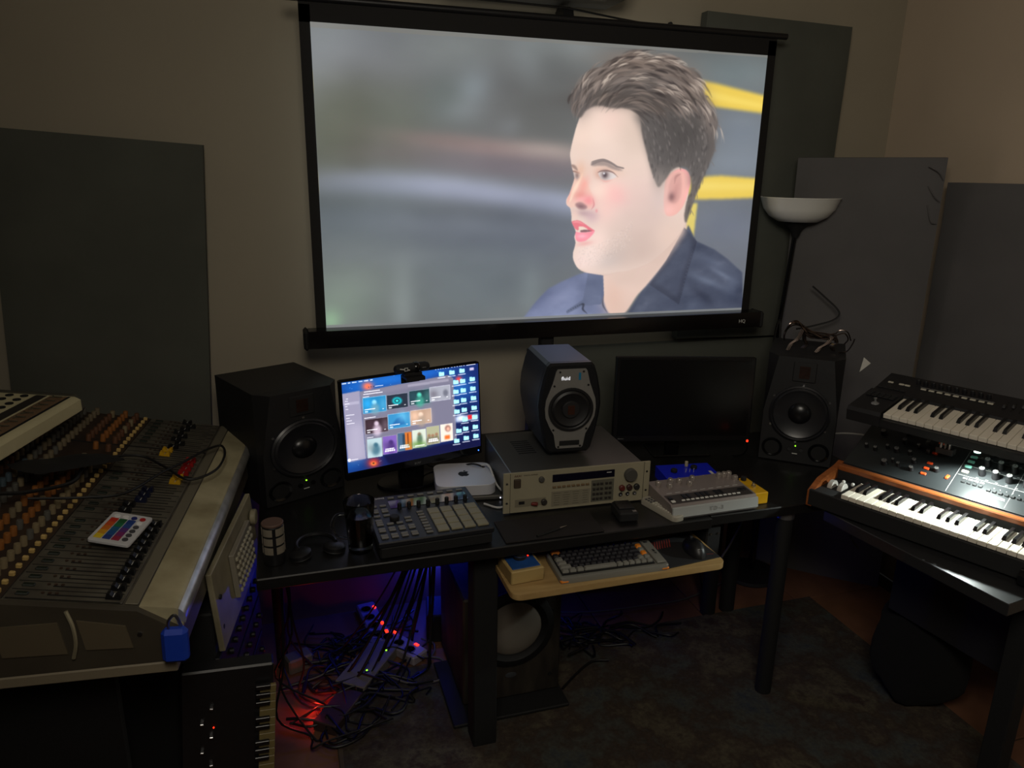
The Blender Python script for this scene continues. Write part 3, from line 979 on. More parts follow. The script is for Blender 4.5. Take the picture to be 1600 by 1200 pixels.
prof = [(0.062, 0.0), (0.074, 0.012), (0.088, 0.07), (0.099, 0.13), (0.102, 0.165), (0.098, 0.21), (0.086, 0.265), (0.076, 0.295), (0.066, 0.305)]
outl = [(x, z) for x, z in prof] + [(-x, z) for x, z in reversed(prof)]
m_cab = mat('cabinet_slate', (38, 42, 52), 0.33)
ob('cabinet', MB().prism(outl, 0.145, -0.085, 'y').mesh('cabinet', m_cab, angle=25), fs_)
fm = MB().prism([(x * 1.0, z) for x, z in outl], -0.087, -0.112, 'y', inset=0.008)
ob('front_frame', fm.mesh('front_frame', mat('frame_black', (20, 21, 24), 0.4), angle=25), fs_)
fp = [(0.040, 0.018), (0.045, 0.024), (0.052, 0.066), (0.066, 0.092), (0.080, 0.125), (0.083, 0.155), (0.080, 0.185), (0.068, 0.218), (0.060, 0.240), (0.050, 0.280), (0.045, 0.287)]
fp = fp + [(-x, z) for x, z in reversed(fp)]
m_silver = mat('silver_faceplate', (136, 134, 130), 0.4, 0.35)
pl = ob('faceplate', MB().prism(fp, -0.112, -0.116, 'y').mesh('faceplate', m_silver), fs_)
wo = ob('woofer', MB().lathe([(0.073, 0), (0.073, 0.009), (0.066, 0.009), (0.062, 0.006), (0.055, 0.010), (0.047, 0.007), (0.026, 0.003), (0.001, 0.003)], 40, (0, -0.114, 0.152), 'y').mesh('woofer', mat('woofer_rubber', (19, 19, 21), 0.5)), fs_)
hub = ob('tweeter', MB().cyl((0, -0.116, 0.152), 0.029, 0.008, 28, 'y', b=0.002).mesh('tweeter', mat('tweeter_mesh', (22, 22, 24), 0.6)), fs_)
rb = MB()
for k in range(7):
    rb.box((0, -0.1245, 0.138 + 0.0045 * k), (0.022, 0.003, 0.0026))
ob('ribbon', rb.mesh('ribbon', mat('ribbon_orange', (74, 38, 22), 0.5, 0.3)), hub)
ob('port_slot', MB().box((0, -0.1163, 0.036), (0.066, 0.003, 0.017), 0.001).mesh('port_slot', m_dark), fs_)
for sx, z in ((1, 0.278), (-1, 0.278), (1, 0.232), (-1, 0.232), (1, 0.083), (-1, 0.083), (1, 0.024), (-1, 0.024)):
    xx = {0.278: 0.038, 0.232: 0.055, 0.083: 0.054, 0.024: 0.036}[z]
    ob('screw', MB().cyl((0, 0, 0), 0.0035, 0.002, 8, 'y').mesh('screw', m_dark), fs_, (sx * xx, -0.116, z))
text('logo', 'fluid', fs_, (-0.019, -0.1166, 0.256), FRONT, 0.017, glow('logo_glare', (235, 235, 240), 0.8))  # white glare on the logo put in as its own glow
ob('badge', MB().box((0.026, -0.1165, 0.262), (0.007, 0.001, 0.024), 0).mesh('badge', mat('badge_blue', (20, 110, 150), 0.4)), fs_)
for z_ in (0.285, 0.02):
    pass
for k, (x, y) in enumerate(((-0.04, -0.05), (0.04, -0.05), (-0.04, 0.1), (0.04, 0.1))):
    ob('foot', MB().cyl((0, 0, 0), 0.010, 0.008, 12).mesh('foot', m_rubber), fs_, (x, y, -0.007))

# ------------------------------------------------------------------ beige rack sampler
ak = thing('rack_sampler', 'beige three-unit rack sampler with display under the small silver-faced speaker', 'rack unit', (0.838, 1.965, DZ + 0.004), -2.2)
m_beige = mat('beige_metal', (150, 143, 120), 0.5, var=0.08, scale=8)
m_lid = mat('lid_grey_metal', (96, 94, 90), 0.42, 0.6, var=0.15, scale=6)
bx('chassis', ak, (0, 0.185, 0.065), (0.432, 0.355, 0.128), m_lid, 0.002)
bx('front_panel', ak, (0, 0.003, 0.066), (0.482, 0.006, 0.132), m_beige, 0.001)
for k in range(7):
    bx('vent_slot', ak, (-0.12, 0.16 + 0.018 * k, 0.1293), (0.06, 0.006, 0.001), m_dark, 0)
FY = -0.0005
for x in (-0.230, 0.230):
    bx('ear_seam', ak, (x * 0.955, FY, 0.066), (0.0012, 0.001, 0.130), mat('seam', (60, 56, 46), 0.8), 0)
for x in (-0.230, 0.230):
    for z in (0.034, 0.098):
        ob('rack_hole', MB().cyl((0, 0, 0), 0.0035, 0.001, 10, 'y').mesh('rack_hole', m_steel if x < 0 else m_dark), ak, (x, 0, z))
bx('display', ak, (0.017, FY, 0.103), (0.205, 0.003, 0.025), mat('display_dark', (14, 12, 30), 0.15), 0.001)
bx('lettering', ak, (0.100, FY - .002, 0.108), (0.016, 0.0006, 0.002), m_print, 0)
text('logo', 'AKAI', ak, (-0.196, FY - .0002, 0.121), FRONT, 0.010, mat('maroon_print', (84, 40, 32), 0.6))
text('lettering', 'DIGITAL SAMPLER', ak, (-0.155, FY - .0002, 0.1215), FRONT, 0.0055, mat('brown_print', (80, 74, 60), 0.7))
bx('power_button', ak, (-0.198, -0.002, 0.098), (0.022, 0.008, 0.028), mat('button_brown', (64, 52, 42), 0.5), 0.002)
m_kn = mat('knob_grey', (74, 72, 68), 0.45)
big = ob('jog_wheel', MB().lathe([(0.021, 0), (0.021, 0.012), (0.019, 0.015), (0.001, 0.015)], 28, (0, 0, 0), 'y').mesh('jog_wheel', m_kn), ak, (0.172, FY, 0.094))
ob('record_knob', MB().cyl((0, 0, 0), 0.009, 0.010, 18, 'y', b=0.002).mesh('record_knob', m_kn), ak, (-0.122, FY, 0.106))
keyb = MB().box((0, 0, 0), (0.011, 0.005, 0.0065), 0.001)
m_keys_b = mat('key_dark', (46, 42, 38), 0.5)
k_me = keyb.mesh('function_key', mat('key_tan', (112, 92, 66), 0.5))
for k in range(8):
    ob('function_key', k_me, ak, (-0.079 + 0.0155 * k, -0.002, 0.0745))
bx('keypad_plate', ak, (0.081, FY, 0.048), (0.076, 0.002, 0.074), mat('keypad_plate', (92, 90, 78), 0.5), 0.001)
k_me = MB().box((0, 0, 0), (0.009, 0.004, 0.008), 0.001).mesh('keypad_button', m_keys_b)
for i in range(5):
    for j in range(4):
        ob('keypad_button', k_me, ak, (0.052 + 0.0125 * i + (0.004 if i > 2 else 0), -0.003, 0.022 + 0.0165 * j))
for i, c in enumerate(((92, 34, 28), (58, 36, 32), (40, 38, 36))):
    ob('output_knob', MB().cyl((0, 0, 0), 0.0095, 0.012, 18, 'y', b=0.002).mesh('output_knob', mat('knob_%d' % i, c, 0.45)), ak, (0.145 + 0.025 * i, FY, 0.052))
    ob('jack', MB().lathe([(0.007, 0), (0.007, 0.002), (0.0035, 0.002), (0.0035, -0.004)], 16, (0, 0, 0), 'y').mesh('jack', m_steel), ak, (0.143 + 0.024 * i, FY, 0.028))
bx('slot', ak, (-0.155, FY, 0.031), (0.098, 0.0015, 0.026), mat('drive_face', (120, 114, 96), 0.5), 0.001)
bx('slot_window', ak, (-0.183, FY - .001, 0.032), (0.018, 0.0015, 0.010), m_dark, 0)
bx('eject_lever', ak, (-0.143, -0.006, 0.027), (0.020, 0.014, 0.008), mat('lever_red', (104, 34, 28), 0.45), 0.002, (0, 0, R(-25)))
ob('volume_knob', MB().cyl((0, 0, 0), 0.0095, 0.010, 18, 'y', b=0.002).mesh('volume_knob', m_keys_b), ak, (-0.112, FY, 0.030))
m_legend = mat('legend_grey', (124, 118, 100), 0.6)
bx('legend', ak, (-0.024, FY, 0.034), (0.126, 0.001, 0.050), m_legend, 0)
for j in range(6):
    for i in range(4):
        bx('lettering', ak, (-0.070 + 0.031 * i, FY - .0006, 0.014 + 0.0078 * j), (random.uniform(.014, .024), 0.0004, 0.0014), mat('brown_print', (80, 74, 60), 0.7), 0)
for x in (-0.19, 0.19):
    for y in (0.03, 0.32):
        ob('foot', MB().cyl((0, 0, 0), 0.012, 0.006, 12).mesh('foot', m_rubber), ak, (x, y, -0.004))

# ------------------------------------------------------------------ lit monitor: desktop with a media window
MON = [(531.5, 598), (746, 569), (749.5, 704), (541, 742)]
Q = Paint(900, 552, MON, (16, 34, 92))


def D(*pts):
    return [(520 + x / 6.667, 560 + y / 6.667) for x, y in pts]


def rectq(x0, y0, w_, h_, sl=-0.125, lean=0.04):
    """parallelogram that follows the slope of the screen (units of the zoomed crop)"""
    return D((x0, y0), (x0 + w_, y0 + w_ * sl), (x0 + w_ + lean * h_, y0 + w_ * sl + h_), (x0 + lean * h_, y0 + h_))


for x, y, rx, ry, c, al in ((250, 300, 200, 80, (14, 84, 170), .9), (600, 220, 260, 60, (24, 110, 200), .8), (950, 160, 200, 50, (20, 90, 180), .9), (1350, 400, 90, 100, (24, 90, 180), .7),
                            (1300, 300, 90, 80, (40, 120, 200), .6), (200, 1130, 160, 60, (16, 80, 160), .9), (500, 1120, 120, 60, (14, 50, 120), .7), (1400, 700, 100, 200, (12, 18, 60), .8), (900, 1050, 400, 60, (14, 14, 60), .9),
                            (720, 1080, 60, 30, (26, 40, 110), .5)):
    (x0, y0), = D((x, y)); Q.blob(x0, y0, rx / 6.667, ry / 6.667, c, al, -8)
for i in range(70):
    (x0, y0), = D((r3.uniform(80, 1500), r3.uniform(120, 1200))); Q.blob(x0, y0, .35, .35, (150, 190, 240), .7)
(x0, y0), = D((345, 295)); Q.blob(x0, y0, 6, 5, (255, 110, 70), .95)
(x0, y0), = D((1300, 232)); Q.blob(x0, y0, 3.6, 3.6, (230, 60, 60), .95)
(x0, y0), = D((400, 1110)); Q.blob(x0, y0, 7, 6, (200, 50, 40), .9); Q.blob(x0, y0 + 1.5, 3, 2.2, (255, 150, 60), .95); Q.blob(x0, y0 + 1, 1.2, 1, (20, 10, 20), .9)
Q.poly(D((505, 1040), (1230, 920), (1560, 870), (1570, 1100), (560, 1130)), (10, 12, 52), 1.5, .85)
# window
Q.poly(D((262, 352), (1180, 185), (1240, 215), (1275, 885), (330, 1062)), (110, 108, 128), .5)
Q.poly(D((84, 372), (262, 340), (325, 1065), (140, 1100)), (140, 136, 160), .6)
Q.poly(D((140, 700), (300, 690), (325, 1065), (140, 1100)), (176, 170, 190), 6, .5)
Q.poly(D((262, 352), (1180, 190), (1210, 245), (265, 405)), (128, 124, 142), 2, .5)
Q.poly(rectq(760, 282, 230, 26), (142, 138, 156), .4)
Q.poly(rectq(990, 250, 200, 26), (142, 138, 156), .4)
Q.poly(rectq(105, 468, 150, 30), (160, 156, 178), .4)
thumbs = [(295, 425, 232, 160, (30, 120, 170), (150, 210, 235)), (540, 398, 215, 148, (34, 42, 56), (40, 200, 205)), (775, 358, 208, 148, (28, 52, 60), (90, 220, 190)), (992, 320, 208, 148, (150, 152, 164), (228, 230, 236)),
          (318, 655, 228, 150, (48, 34, 42), (206, 188, 206)), (553, 605, 222, 150, (50, 130, 180), (120, 200, 230)), (790, 570, 210, 148, (170, 140, 120), (226, 200, 180))]
for i, (x, y, w_, h_, c1, c2) in enumerate(thumbs):
    Q.poly(rectq(x - 5, y - 5, w_ + 10, h_ + 10), tuple(min(255, v + 90) for v in c1), .5, .6)
    Q.poly(rectq(x, y, w_, h_), c1, .3)
    cx, cy = x + w_ * (.5 if i not in (3,) else .8), y + h_ * .38
    if i == 1:
        for rr, cc in ((7, (20, 190, 200)), (4, (20, 60, 70)), (2, (60, 230, 225))):
            (x0, y0), = D((cx, cy)); Q.blob(x0, y0, rr, rr * .8, cc, .9, 0, 3)
    elif i == 3:
        (x0, y0), = D((cx, cy)); Q.blob(x0, y0, 3.6, 5, (96, 98, 112), .9, 0, 2)
        (x0, y0), = D((x + 40, y + 70)); Q.blob(x0, y0, 5, 5, (104, 100, 112), .8)
    elif i == 5:
        Q.poly(D((x + 20, y + 130), (x + 90, y + 40), (x + 150, y + 10), (x + 180, y + 100)), (30, 90, 150), 1.2, .9)
        (x0, y0), = D((x + 150, y + 20)); Q.blob(x0, y0, 5, 6, c2, .5)
    else:
        (x0, y0), = D((cx, cy - 20)); Q.blob(x0, y0, 3.2, 3.4, c2, .95, 0, 2)
        (x0, y0), = D((cx + 8, cy + 50)); Q.blob(x0, y0, 6.2, 8, c2 if i in (4,) else tuple(int(v * .7) for v in c2), .85, 0, 2)
        (x0, y0), = D((x + w_ * .2, y + h_ * .35)); Q.blob(x0, y0, 5, 6, tuple(min(255, int(v * 1.5)) for v in c1), .5)
        (x0, y0), = D((x + w_ * .9, y + h_ * .4)); Q.blob(x0, y0, 4, 8, tuple(int((a_ + b2) / 2) for a_, b2 in zip(c1, c2)), .5)
    Q.poly(rectq(x + 15, y + h_ - 44 - 0, w_ * .48, 10), (235, 235, 240), .3, .9)
    Q.poly(rectq(x + 18, y + h_ - 22, 34, 12), (240, 240, 245), .4, .9)
    Q.poly(rectq(x + w_ - 34, y + h_ - 52, 18, 8), (230, 230, 235), .3, .8)
posters = [(335, 862, 150, 200, (168, 190, 196), (50, 92, 112)), (497, 838, 140, 190, (118, 88, 168), (60, 40, 100)), (650, 806, 146, 190, (64, 92, 120), (200, 108, 44)), (803, 778, 142, 190, (196, 204, 190), (70, 96, 76)),
           (952, 745, 135, 190, (160, 160, 130), (104, 96, 76)), (1100, 722, 128, 185, (222, 210, 198), (150, 60, 50))]
for i, (x, y, w_, h_, c1, c2) in enumerate(posters):
    Q.poly(rectq(x - 4, y - 4, w_ + 8, h_ + 6), (150, 150, 165), .4, .7)
    Q.poly(rectq(x, y, w_, h_), c1, .3)
    if i == 2:
        Q.poly(rectq(x + w_ * .5, y - 9, w_ * .5, h_), c2, .8)
        Q.poly(rectq(x + 50, y + 10, 26, h_ * .6), (30, 50, 70), .8, .8)
        Q.poly(rectq(x + 100, y, 14, h_ * .8), (90, 40, 20), .8, .8)
    elif i == 3:
        (x0, y0), = D((x + 75, y + 40)); Q.blob(x0, y0, 2.4, 2.6, (150, 110, 90), .95, 0, 2)
        (x0, y0), = D((x + 80, y + 95)); Q.blob(x0, y0, 4, 8, c2, .9, 0, 2)
        (x0, y0), = D((x + 70, y + 150)); Q.blob(x0, y0, 11, 4, (90, 130, 60), .8)
    elif i == 4:
        for dx in (30, 68, 108):
            (x0, y0), = D((x + dx, y + 92 - (dx == 108) * 14)); Q.blob(x0, y0, 2.2, 2.4, (150, 110, 86), .95, 0, 2)
            (x0, y0), = D((x + dx, y + 140 - (dx == 108) * 10)); Q.blob(x0, y0, 3.6, 5, c2, .9, 0, 2)
    elif i == 5:
        (x0, y0), = D((x + 80, y + 40)); Q.blob(x0, y0, 4, 4.6, (120, 64, 54), .8, 0, 2); Q.blob(x0 + .4, y0 + .8, 2.4, 3, (220, 170, 150), .9, 0, 2)
        Q.poly(rectq(x + 45, y + 118, 56, 42), (228, 100, 40), 1.2)
    else:
        (x0, y0), = D((x + w_ * .6, y + 60)); Q.blob(x0, y0, 3, 3.2, c2, .95, 0, 2)
        (x0, y0), = D((x + w_ * .6, y + 110)); Q.blob(x0, y0, 6, 8, c2, .85, 0, 2)
        (x0, y0), = D((x + w_ * .25, y + 90)); Q.blob(x0, y0, 4, 5, tuple(int(v * .75) for v in c1), .7)
    if i in (1, 2, 4):
        Q.poly(rectq(x + 26, y + h_ - 62, 92, 14), (240, 240, 245), .4, .95)
        Q.poly(rectq(x + 22, y + h_ - 44, 104, 18), (240, 240, 245), .4, .95)
        for dx in (40, 62, 86, 106):
            Q.poly(rectq(x + dx, y + h_ - 66, 4, 40), tuple(int(v * .8) for v in c1), .3, .7)
    if i in (3,):
        Q.poly(rectq(x + 30, y + h_ - 28, 100, 10), (240, 240, 240), .4, .9)
for x, y, w_ in ((292, 408, 66), (308, 632, 116), (335, 842, 66), (298, 378, 200), (305, 352, 165), (120, 424, 22), (110, 450, 30), (108, 480, 50), (112, 506, 24), (118, 536, 26), (120, 600, 86), (122, 632, 38), (125, 660, 56), (128, 690, 80), (172, 1072, 70), (420, 292, 84)):
    Q.poly(rectq(x, y, w_, 9 if w_ > 90 else 7), (232, 230, 238), .35, .85)
(x0, y0), = D((152, 1078)); Q.blob(x0, y0, 2.4, 2.4, (240, 240, 245), .9, 0, 3)
for k in range(3):
    (x0, y0), = D((355 + 24 * k, 303 - 3 * k)); Q.blob(x0, y0, .9, .9, (60, 60, 76), .8, 0, 2)
# menu bars and folders
for x, w_ in ((80, 46), (140, 28), (182, 50), (250, 42), (306, 46), (368, 28)):
    Q.poly(rectq(x, 262 - (x - 80) * .13, w_, 10), (240, 242, 250), .4, .95)
for x in (1055, 1082, 1108, 1132, 1160, 1188, 1226, 1256, 1284, 1312, 1330, 1356):
    (x0, y0), = D((x, 120 - (x - 1055) * .13)); Q.blob(x0, y0, 1.0, .9, (230, 235, 245), .9, 0, 2)
Q.poly(rectq(1380, 74, 100, 9), (240, 242, 250), .4, .95)
Q.poly(rectq(1262, 640, 240, 60), (176, 190, 216), 1.5, .85)
Q.poly(rectq(1392, 624, 50, 46), (206, 34, 44), .8)
(x0, y0), = D((1322, 650)); Q.blob(x0, y0, 5, 4, (230, 240, 250), .8)


def folder(x, y):
    Q.poly(rectq(x, y, 24, 10), (150, 225, 236), .4)
    Q.poly(rectq(x, y + 6, 56, 40), (154, 230, 240), .5)
    Q.poly(rectq(x + 3, y + 14, 50, 32), (176, 240, 244), .8, .7)
    Q.poly(rectq(x - 14, y + 62, 82, 8), (236, 240, 248), .4, .9)


for x, y in ((1088, 150), (1198, 134), (1306, 116), (1312, 228), (1416, 208), (1240, 240), (1318, 330), (1422, 312), (1240, 345), (1322, 436), (1428, 416), (1245, 452), (1328, 542), (1434, 522), (1250, 560), (1336, 648), (1440, 624), (1342, 748), (1446, 730), (1270, 770), (1348, 850), (1452, 830), (1246, 878)):
    folder(x, y)
Q.poly(rectq(1416, 108, 46, 30), (190, 180, 210), .6)
Q.a = np.clip(Q.a, 0, 1)

mo = thing('monitor', 'lit monitor showing a media window over a blue desktop', 'monitor', (0.383, 2.262, DZ), 14.6)
ph = bx('panel_housing', mo, (0, 0.012, 0.232), (0.486, 0.024, 0.322), m_gloss, 0.003, (R(-3.4), R(-.4), 0))
me = bpy.data.meshes.new('lit_screen')
lw, lh = 0.474, 0.290
me.from_pydata([(-lw / 2, 0, -lh / 2), (lw / 2, 0, -lh / 2), (lw / 2, 0, lh / 2), (-lw / 2, 0, lh / 2)], [], [(0, 1, 2, 3)])
uvl = me.uv_layers.new(name='uv')
for li, uv in enumerate([(0, 0), (1, 0), (1, 1), (0, 1)]):
    uvl.data[li].uv = uv
me.materials.append(image_material('desktop_picture', Q.a, 1.5))
ob('lit_screen', me, ph, (0, -0.0125, 0.011))
text('logo', 'acer', ph, (0.0, -0.0126, -0.147), FRONT, 0.014, mat('grey_print', (110, 110, 112), 0.5))
ob('power_light', MB().cyl((0, 0, 0), 0.002, 0.002, 8, 'y').mesh('power_light', g_blue), ph, (0.228, -0.0125, -0.148))
bx('neck', mo, (0.0, 0.045, 0.055), (0.085, 0.03, 0.13), m_gloss, 0.004)
ob('foot', MB().lathe([(0.105, 0), (0.108, 0.004), (0.105, 0.010), (0.03, 0.016)], 32).mesh('foot', m_gloss), mo, (0, 0.045, 0), scale=(1.1, .72, 1))
bx('rear_bulge', mo, (0, 0.04, 0.235), (0.28, 0.035, 0.18), m_matte, 0.01)

# webcam clipped over the lit monitor
wc = thing('webcam', 'black webcam clipped on top of the lit monitor', 'webcam', (0.372, 2.248, 1.125), 14.6)
ob('camera_body', MB().lathe([(0.006, 0), (0.012, 0.004), (0.0155, 0.014), (0.0155, 0.106), (0.012, 0.116), (0.006, 0.12)], 20, (-0.06, 0, 0.026), 'x').mesh('camera_body', m_matte), wc)
ob('privacy_ring', MB().lathe([(0.0165, 0), (0.0185, 0.004), (0.0185, 0.012), (0.0165, 0.016)], 20, (0.006, 0, 0.026), 'x').mesh('privacy_ring', m_gloss), wc)
ob('mount', MB().box((0.002, 0.004, 0.006), (0.06, 0.03, 0.012), 0.003).mesh('mount', m_matte), wc)
ob('clip', MB().prism([(-0.026, 0.0), (0.024, 0.002), (0.024, -0.03), (0.018, -0.03), (0.016, -0.006), (-0.022, -0.006), (-0.022, -0.012), (-0.026, -0.012)], -0.03, 0.034, 'x').mesh('clip', m_matte), wc)
st_ = bx('sticker', wc, (-0.026, -0.0158, 0.0265), (0.012, 0.0006, 0.011), m_print, 0)
bx('sticker_print', st_, (0, -0.0004, 0), (0.008, 0.0004, 0.007), m_black, 0)
bx('sticker_bar', wc, (-0.030, -0.0156, 0.0265), (0.034, 0.0005, 0.003), m_print, 0, (0, R(12), 0))
bx('lettering', wc, (0.036, -0.0157, 0.0265), (0.014, 0.0004, 0.0022), mat('grey_print', (110, 110, 112), 0.5), 0)

# ------------------------------------------------------------------ switched-off monitor
mr = thing('monitor', 'black switched-off monitor standing left of the right speaker', 'monitor', (1.385, 2.30, DZ), -11)
ph = bx('panel_housing', mr, (0, 0, 0.215), (0.525, 0.022, 0.318), mat('bezel_dark', (22, 21, 22), 0.3), 0.003, (R(-4), R(1.0), 0))
bx('dark_screen', ph, (0, -0.0113, 0.006), (0.497, 0.001, 0.284), mat('screen_off', (9, 9, 10), 0.3), 0)
text('logo', 'lenovo', ph, (-0.243, -0.0116, -0.147), FRONT, 0.008, mat('grey_print', (110, 110, 112), 0.5), align='LEFT')
bx('neck', mr, (-0.02, 0.035, 0.05), (0.05, 0.03, 0.12), m_gloss, 0.004)
bx('foot', mr, (0.0, 0.03, 0.004), (0.22, 0.13, 0.008), m_gloss, 0.003)
rl = tag(ob('indicator_light', MB().lathe([(0.003, 0), (0.004, 0.003), (0.003, 0.007), (0.001, 0.008)], 12).mesh('indicator_light', g_red), None, (1.563, 2.14, 0.829)),
         'red indicator light on a lead before the switched-off monitor', 'indicator light')
ob('lead', MB().tube(smooth_path([(0, 0, 0), (0.01, 0.01, -0.03), (0.02, 0.05, -0.07), (0.01, 0.1, -0.092)], 4), 0.003).mesh('lead', m_cable), rl)

# ------------------------------------------------------------------ computer with fruit logo
mm = thing('mini_computer', 'small silver desktop computer with a black apple logo on its lid', 'computer', (0.515, 2.105, DZ + 0.016), -8)


def rrect(w_, h_, r_, n=6):
    o_ = []
    for cx, cy, a0 in ((w_ / 2 - r_, h_ / 2 - r_, 0), (-w_ / 2 + r_, h_ / 2 - r_, 90), (-w_ / 2 + r_, -h_ / 2 + r_, 180), (w_ / 2 - r_, -h_ / 2 + r_, 270)):
        for k in range(n + 1):
            a = R(a0 + 90 * k / n)
            o_.append((cx + r_ * math.cos(a), cy + r_ * math.sin(a)))
    return o_


ob('casing', MB().prism(rrect(0.192, 0.192, 0.032), 0.002, 0.036, 'z', inset=0.001).mesh('casing', mat('mini_alu', (206, 206, 212), 0.45, 0.25)), mm, (0, 0.095, 0))
ap = [(0, 14), (4, 17), (9, 17), (14, 13), (10, 8), (10, 1), (15, -4), (11, -12), (6, -16), (0, -14), (-6, -16), (-12, -11), (-16, -2), (-15, 8), (-10, 15), (-5, 16.5)]
M = MB().prism([(x * .00115, y * .00115) for x, y in ap], 0.0, 0.0008)
M.prism([(x * .00115, y * .00115) for x, y in ((0, 18), (5, 20), (7, 26), (1, 23.5))], 0.0, 0.0008)
ob('logo', M.mesh('logo', m_dark, smooth=False), mm, (0.0, 0.095, 0.036))
dk = tag(bx('docking_hub', None, (0.55, 2.19, DZ + 0.008), (0.20, 0.19, 0.015), m_lid, 0.004, (0, 0, R(-8))), 'flat metal hub with a white light under the small silver computer', 'hub')
ob('hub_light', MB().cyl((0, 0, 0), 0.002, 0.002, 8, 'y').mesh('hub_light', g_white), dk, (0.085, -0.095, 0))
for k, (pts, mm_, lab) in enumerate((
        ([(0.60, 2.24, 0.80), (0.615, 2.20, 0.81), (0.62, 2.12, 0.775), (0.645, 2.05, 0.752), (0.60, 2.02, 0.745), (0.56, 2.06, 0.745)], m_cable_w, 'white cable curling around the small silver computer'),
        ([(0.53, 2.32, 0.76), (0.57, 2.26, 0.80), (0.61, 2.24, 0.79), (0.63, 2.30, 0.76), (0.62, 2.38, 0.745)], m_cable, 'black cable arching behind the small silver computer'),
        ([(0.40, 2.36, 0.90), (0.42, 2.36, 0.80), (0.46, 2.36, 0.76), (0.60, 2.38, 0.745)], m_cable, 'black cable hanging down behind the lit monitor'),
        ([(1.93, 2.30, 0.745), (2.0, 2.2, 0.80), (2.06, 2.13, 0.815), (2.14, 2.1, 0.80)], m_cable_w, 'white cable behind the speaker and the lower synthesizer'))):
    tag(ob('cable', MB().tube(smooth_path(pts, 6), 0.0032).mesh('cable', mm_)), lab, 'cable')

# ------------------------------------------------------------------ pad controller
pc = thing('pad_controller', 'black pad controller with sixteen cream pads before the lit monitor', 'pad controller', (0.36, 1.80, DZ), 2.2)
bx('base', pc, (0, 0.145, 0.020), (0.315, 0.285, 0.034), m_matte, 0.004)
top = bx('top_plate', pc, (0, 0.147, 0.045), (0.325, 0.295, 0.016), mat('controller_black', (22, 23, 28), 0.5), 0.003)
TZ = 0.0085
m_pad = mat('pad_cream', (138, 132, 108), 0.6)
m_btn = mat('button_grey', (112, 110, 104), 0.55)
pad_me = MB().box((0, 0, 0), (0.032, 0.032, 0.006), 0.001).mesh('pad', m_pad)
for i in range(4):
    for j in range(4):
        ob('pad', pad_me, top, (0.022 + 0.038 * i, -0.112 + 0.0375 * j, TZ + 0.002))
b1 = MB().box((0, 0, 0), (0.019, 0.0095, 0.004), 0.001).mesh('button', m_btn)
for j in range(8):
    ob('button', b1, top, (-0.017, -0.122 + 0.0185 * j, TZ + 0.0015))
for i in range(4):
    for j in range(2):
        ob('button', b1, top, (-0.140 + 0.0275 * i, -0.122 + 0.013 * j, TZ + 0.0015))
        ob('button', b1, top, (-0.140 + 0.0275 * i, -0.082 + 0.013 * j, TZ + 0.0015))
for x, y in ((-0.14, -0.043), (-0.14, -0.030), (-0.14, -0.017), (-0.112, -0.043), (-0.085, -0.043), (-0.058, -0.038), (-0.058, -0.018), (-0.14, 0.012), (-0.112, 0.012), (-0.14, 0.038), (-0.14, 0.051), (-0.112, 0.038), (-0.112, 0.051), (-0.14, 0.078), (-0.112, 0.078)):
    ob('button', b1, top, (x, y, TZ + 0.0015))
for i in range(8):
    ob('button', b1, top, (-0.080 + 0.0305 * i, 0.125, TZ + 0.0015))
bx('display', top, (-0.035, 0.080, TZ), (0.115, 0.052, 0.002), m_gloss, 0)
bx('display', top, (0.087, 0.080, TZ), (0.115, 0.052, 0.002), m_gloss, 0)
kn_me = MB().lathe([(0.0065, 0), (0.0062, 0.016), (0.005, 0.0175), (0.001, 0.0175)], 16).mesh('encoder', m_matte)
for i in range(8):
    ob('encoder', kn_me, top, (-0.068 + 0.0285 * i, 0.048, TZ))
ob('volume_dial', MB().cyl((0, 0, 0), 0.014, 0.012, 20, b=0.002).mesh('volume_dial', m_matte), top, (-0.095, -0.018, TZ))
text('logo', 'MASCHINE', top, (-0.152, 0.133, TZ), (0, 0, 0), 0.011, m_print, align='LEFT')

# ------------------------------------------------------------------ glass mug, canister, headphones
gm = bpy.data.materials.new('clear_glass'); gm.use_nodes = True
g_ = gm.node_tree.nodes['Principled BSDF']
g_.inputs['Transmission Weight'].default_value = 1.0; g_.inputs['Roughness'].default_value = 0.02; g_.inputs['IOR'].default_value = 1.45
g_.inputs['Base Color'].default_value = (0.85, 0.88, 0.92, 1)
gl = thing('glass_mug', 'tall glass mug half full of dark drink left of the pad controller', 'mug', (0.158, 1.872, DZ), 0)
ob('glass', MB().lathe([(0.030, 0.0), (0.033, 0.004), (0.034, 0.03), (0.0385, 0.10), (0.0425, 0.148), (0.0415, 0.150), (0.0400, 0.148), (0.0360, 0.10), (0.0315, 0.03), (0.0305, 0.022), (0.001, 0.020), (0.001, 0.0)], 32, close=True).mesh('glass', gm), gl)
ob('drink', MB().lathe([(0.0300, 0.023), (0.0312, 0.032), (0.0355, 0.100), (0.0362, 0.108)], 32).mesh('drink', mat('dark_drink', (12, 4, 4), 0.08)), gl)
ob('mug_handle', MB().tube(smooth_path([(-0.038, 0, 0.115), (-0.062, 0, 0.112), (-0.074, 0, 0.085), (-0.064, 0, 0.052), (-0.035, 0, 0.040)], 5), 0.0042, 8).mesh('mug_handle', gm), gl)

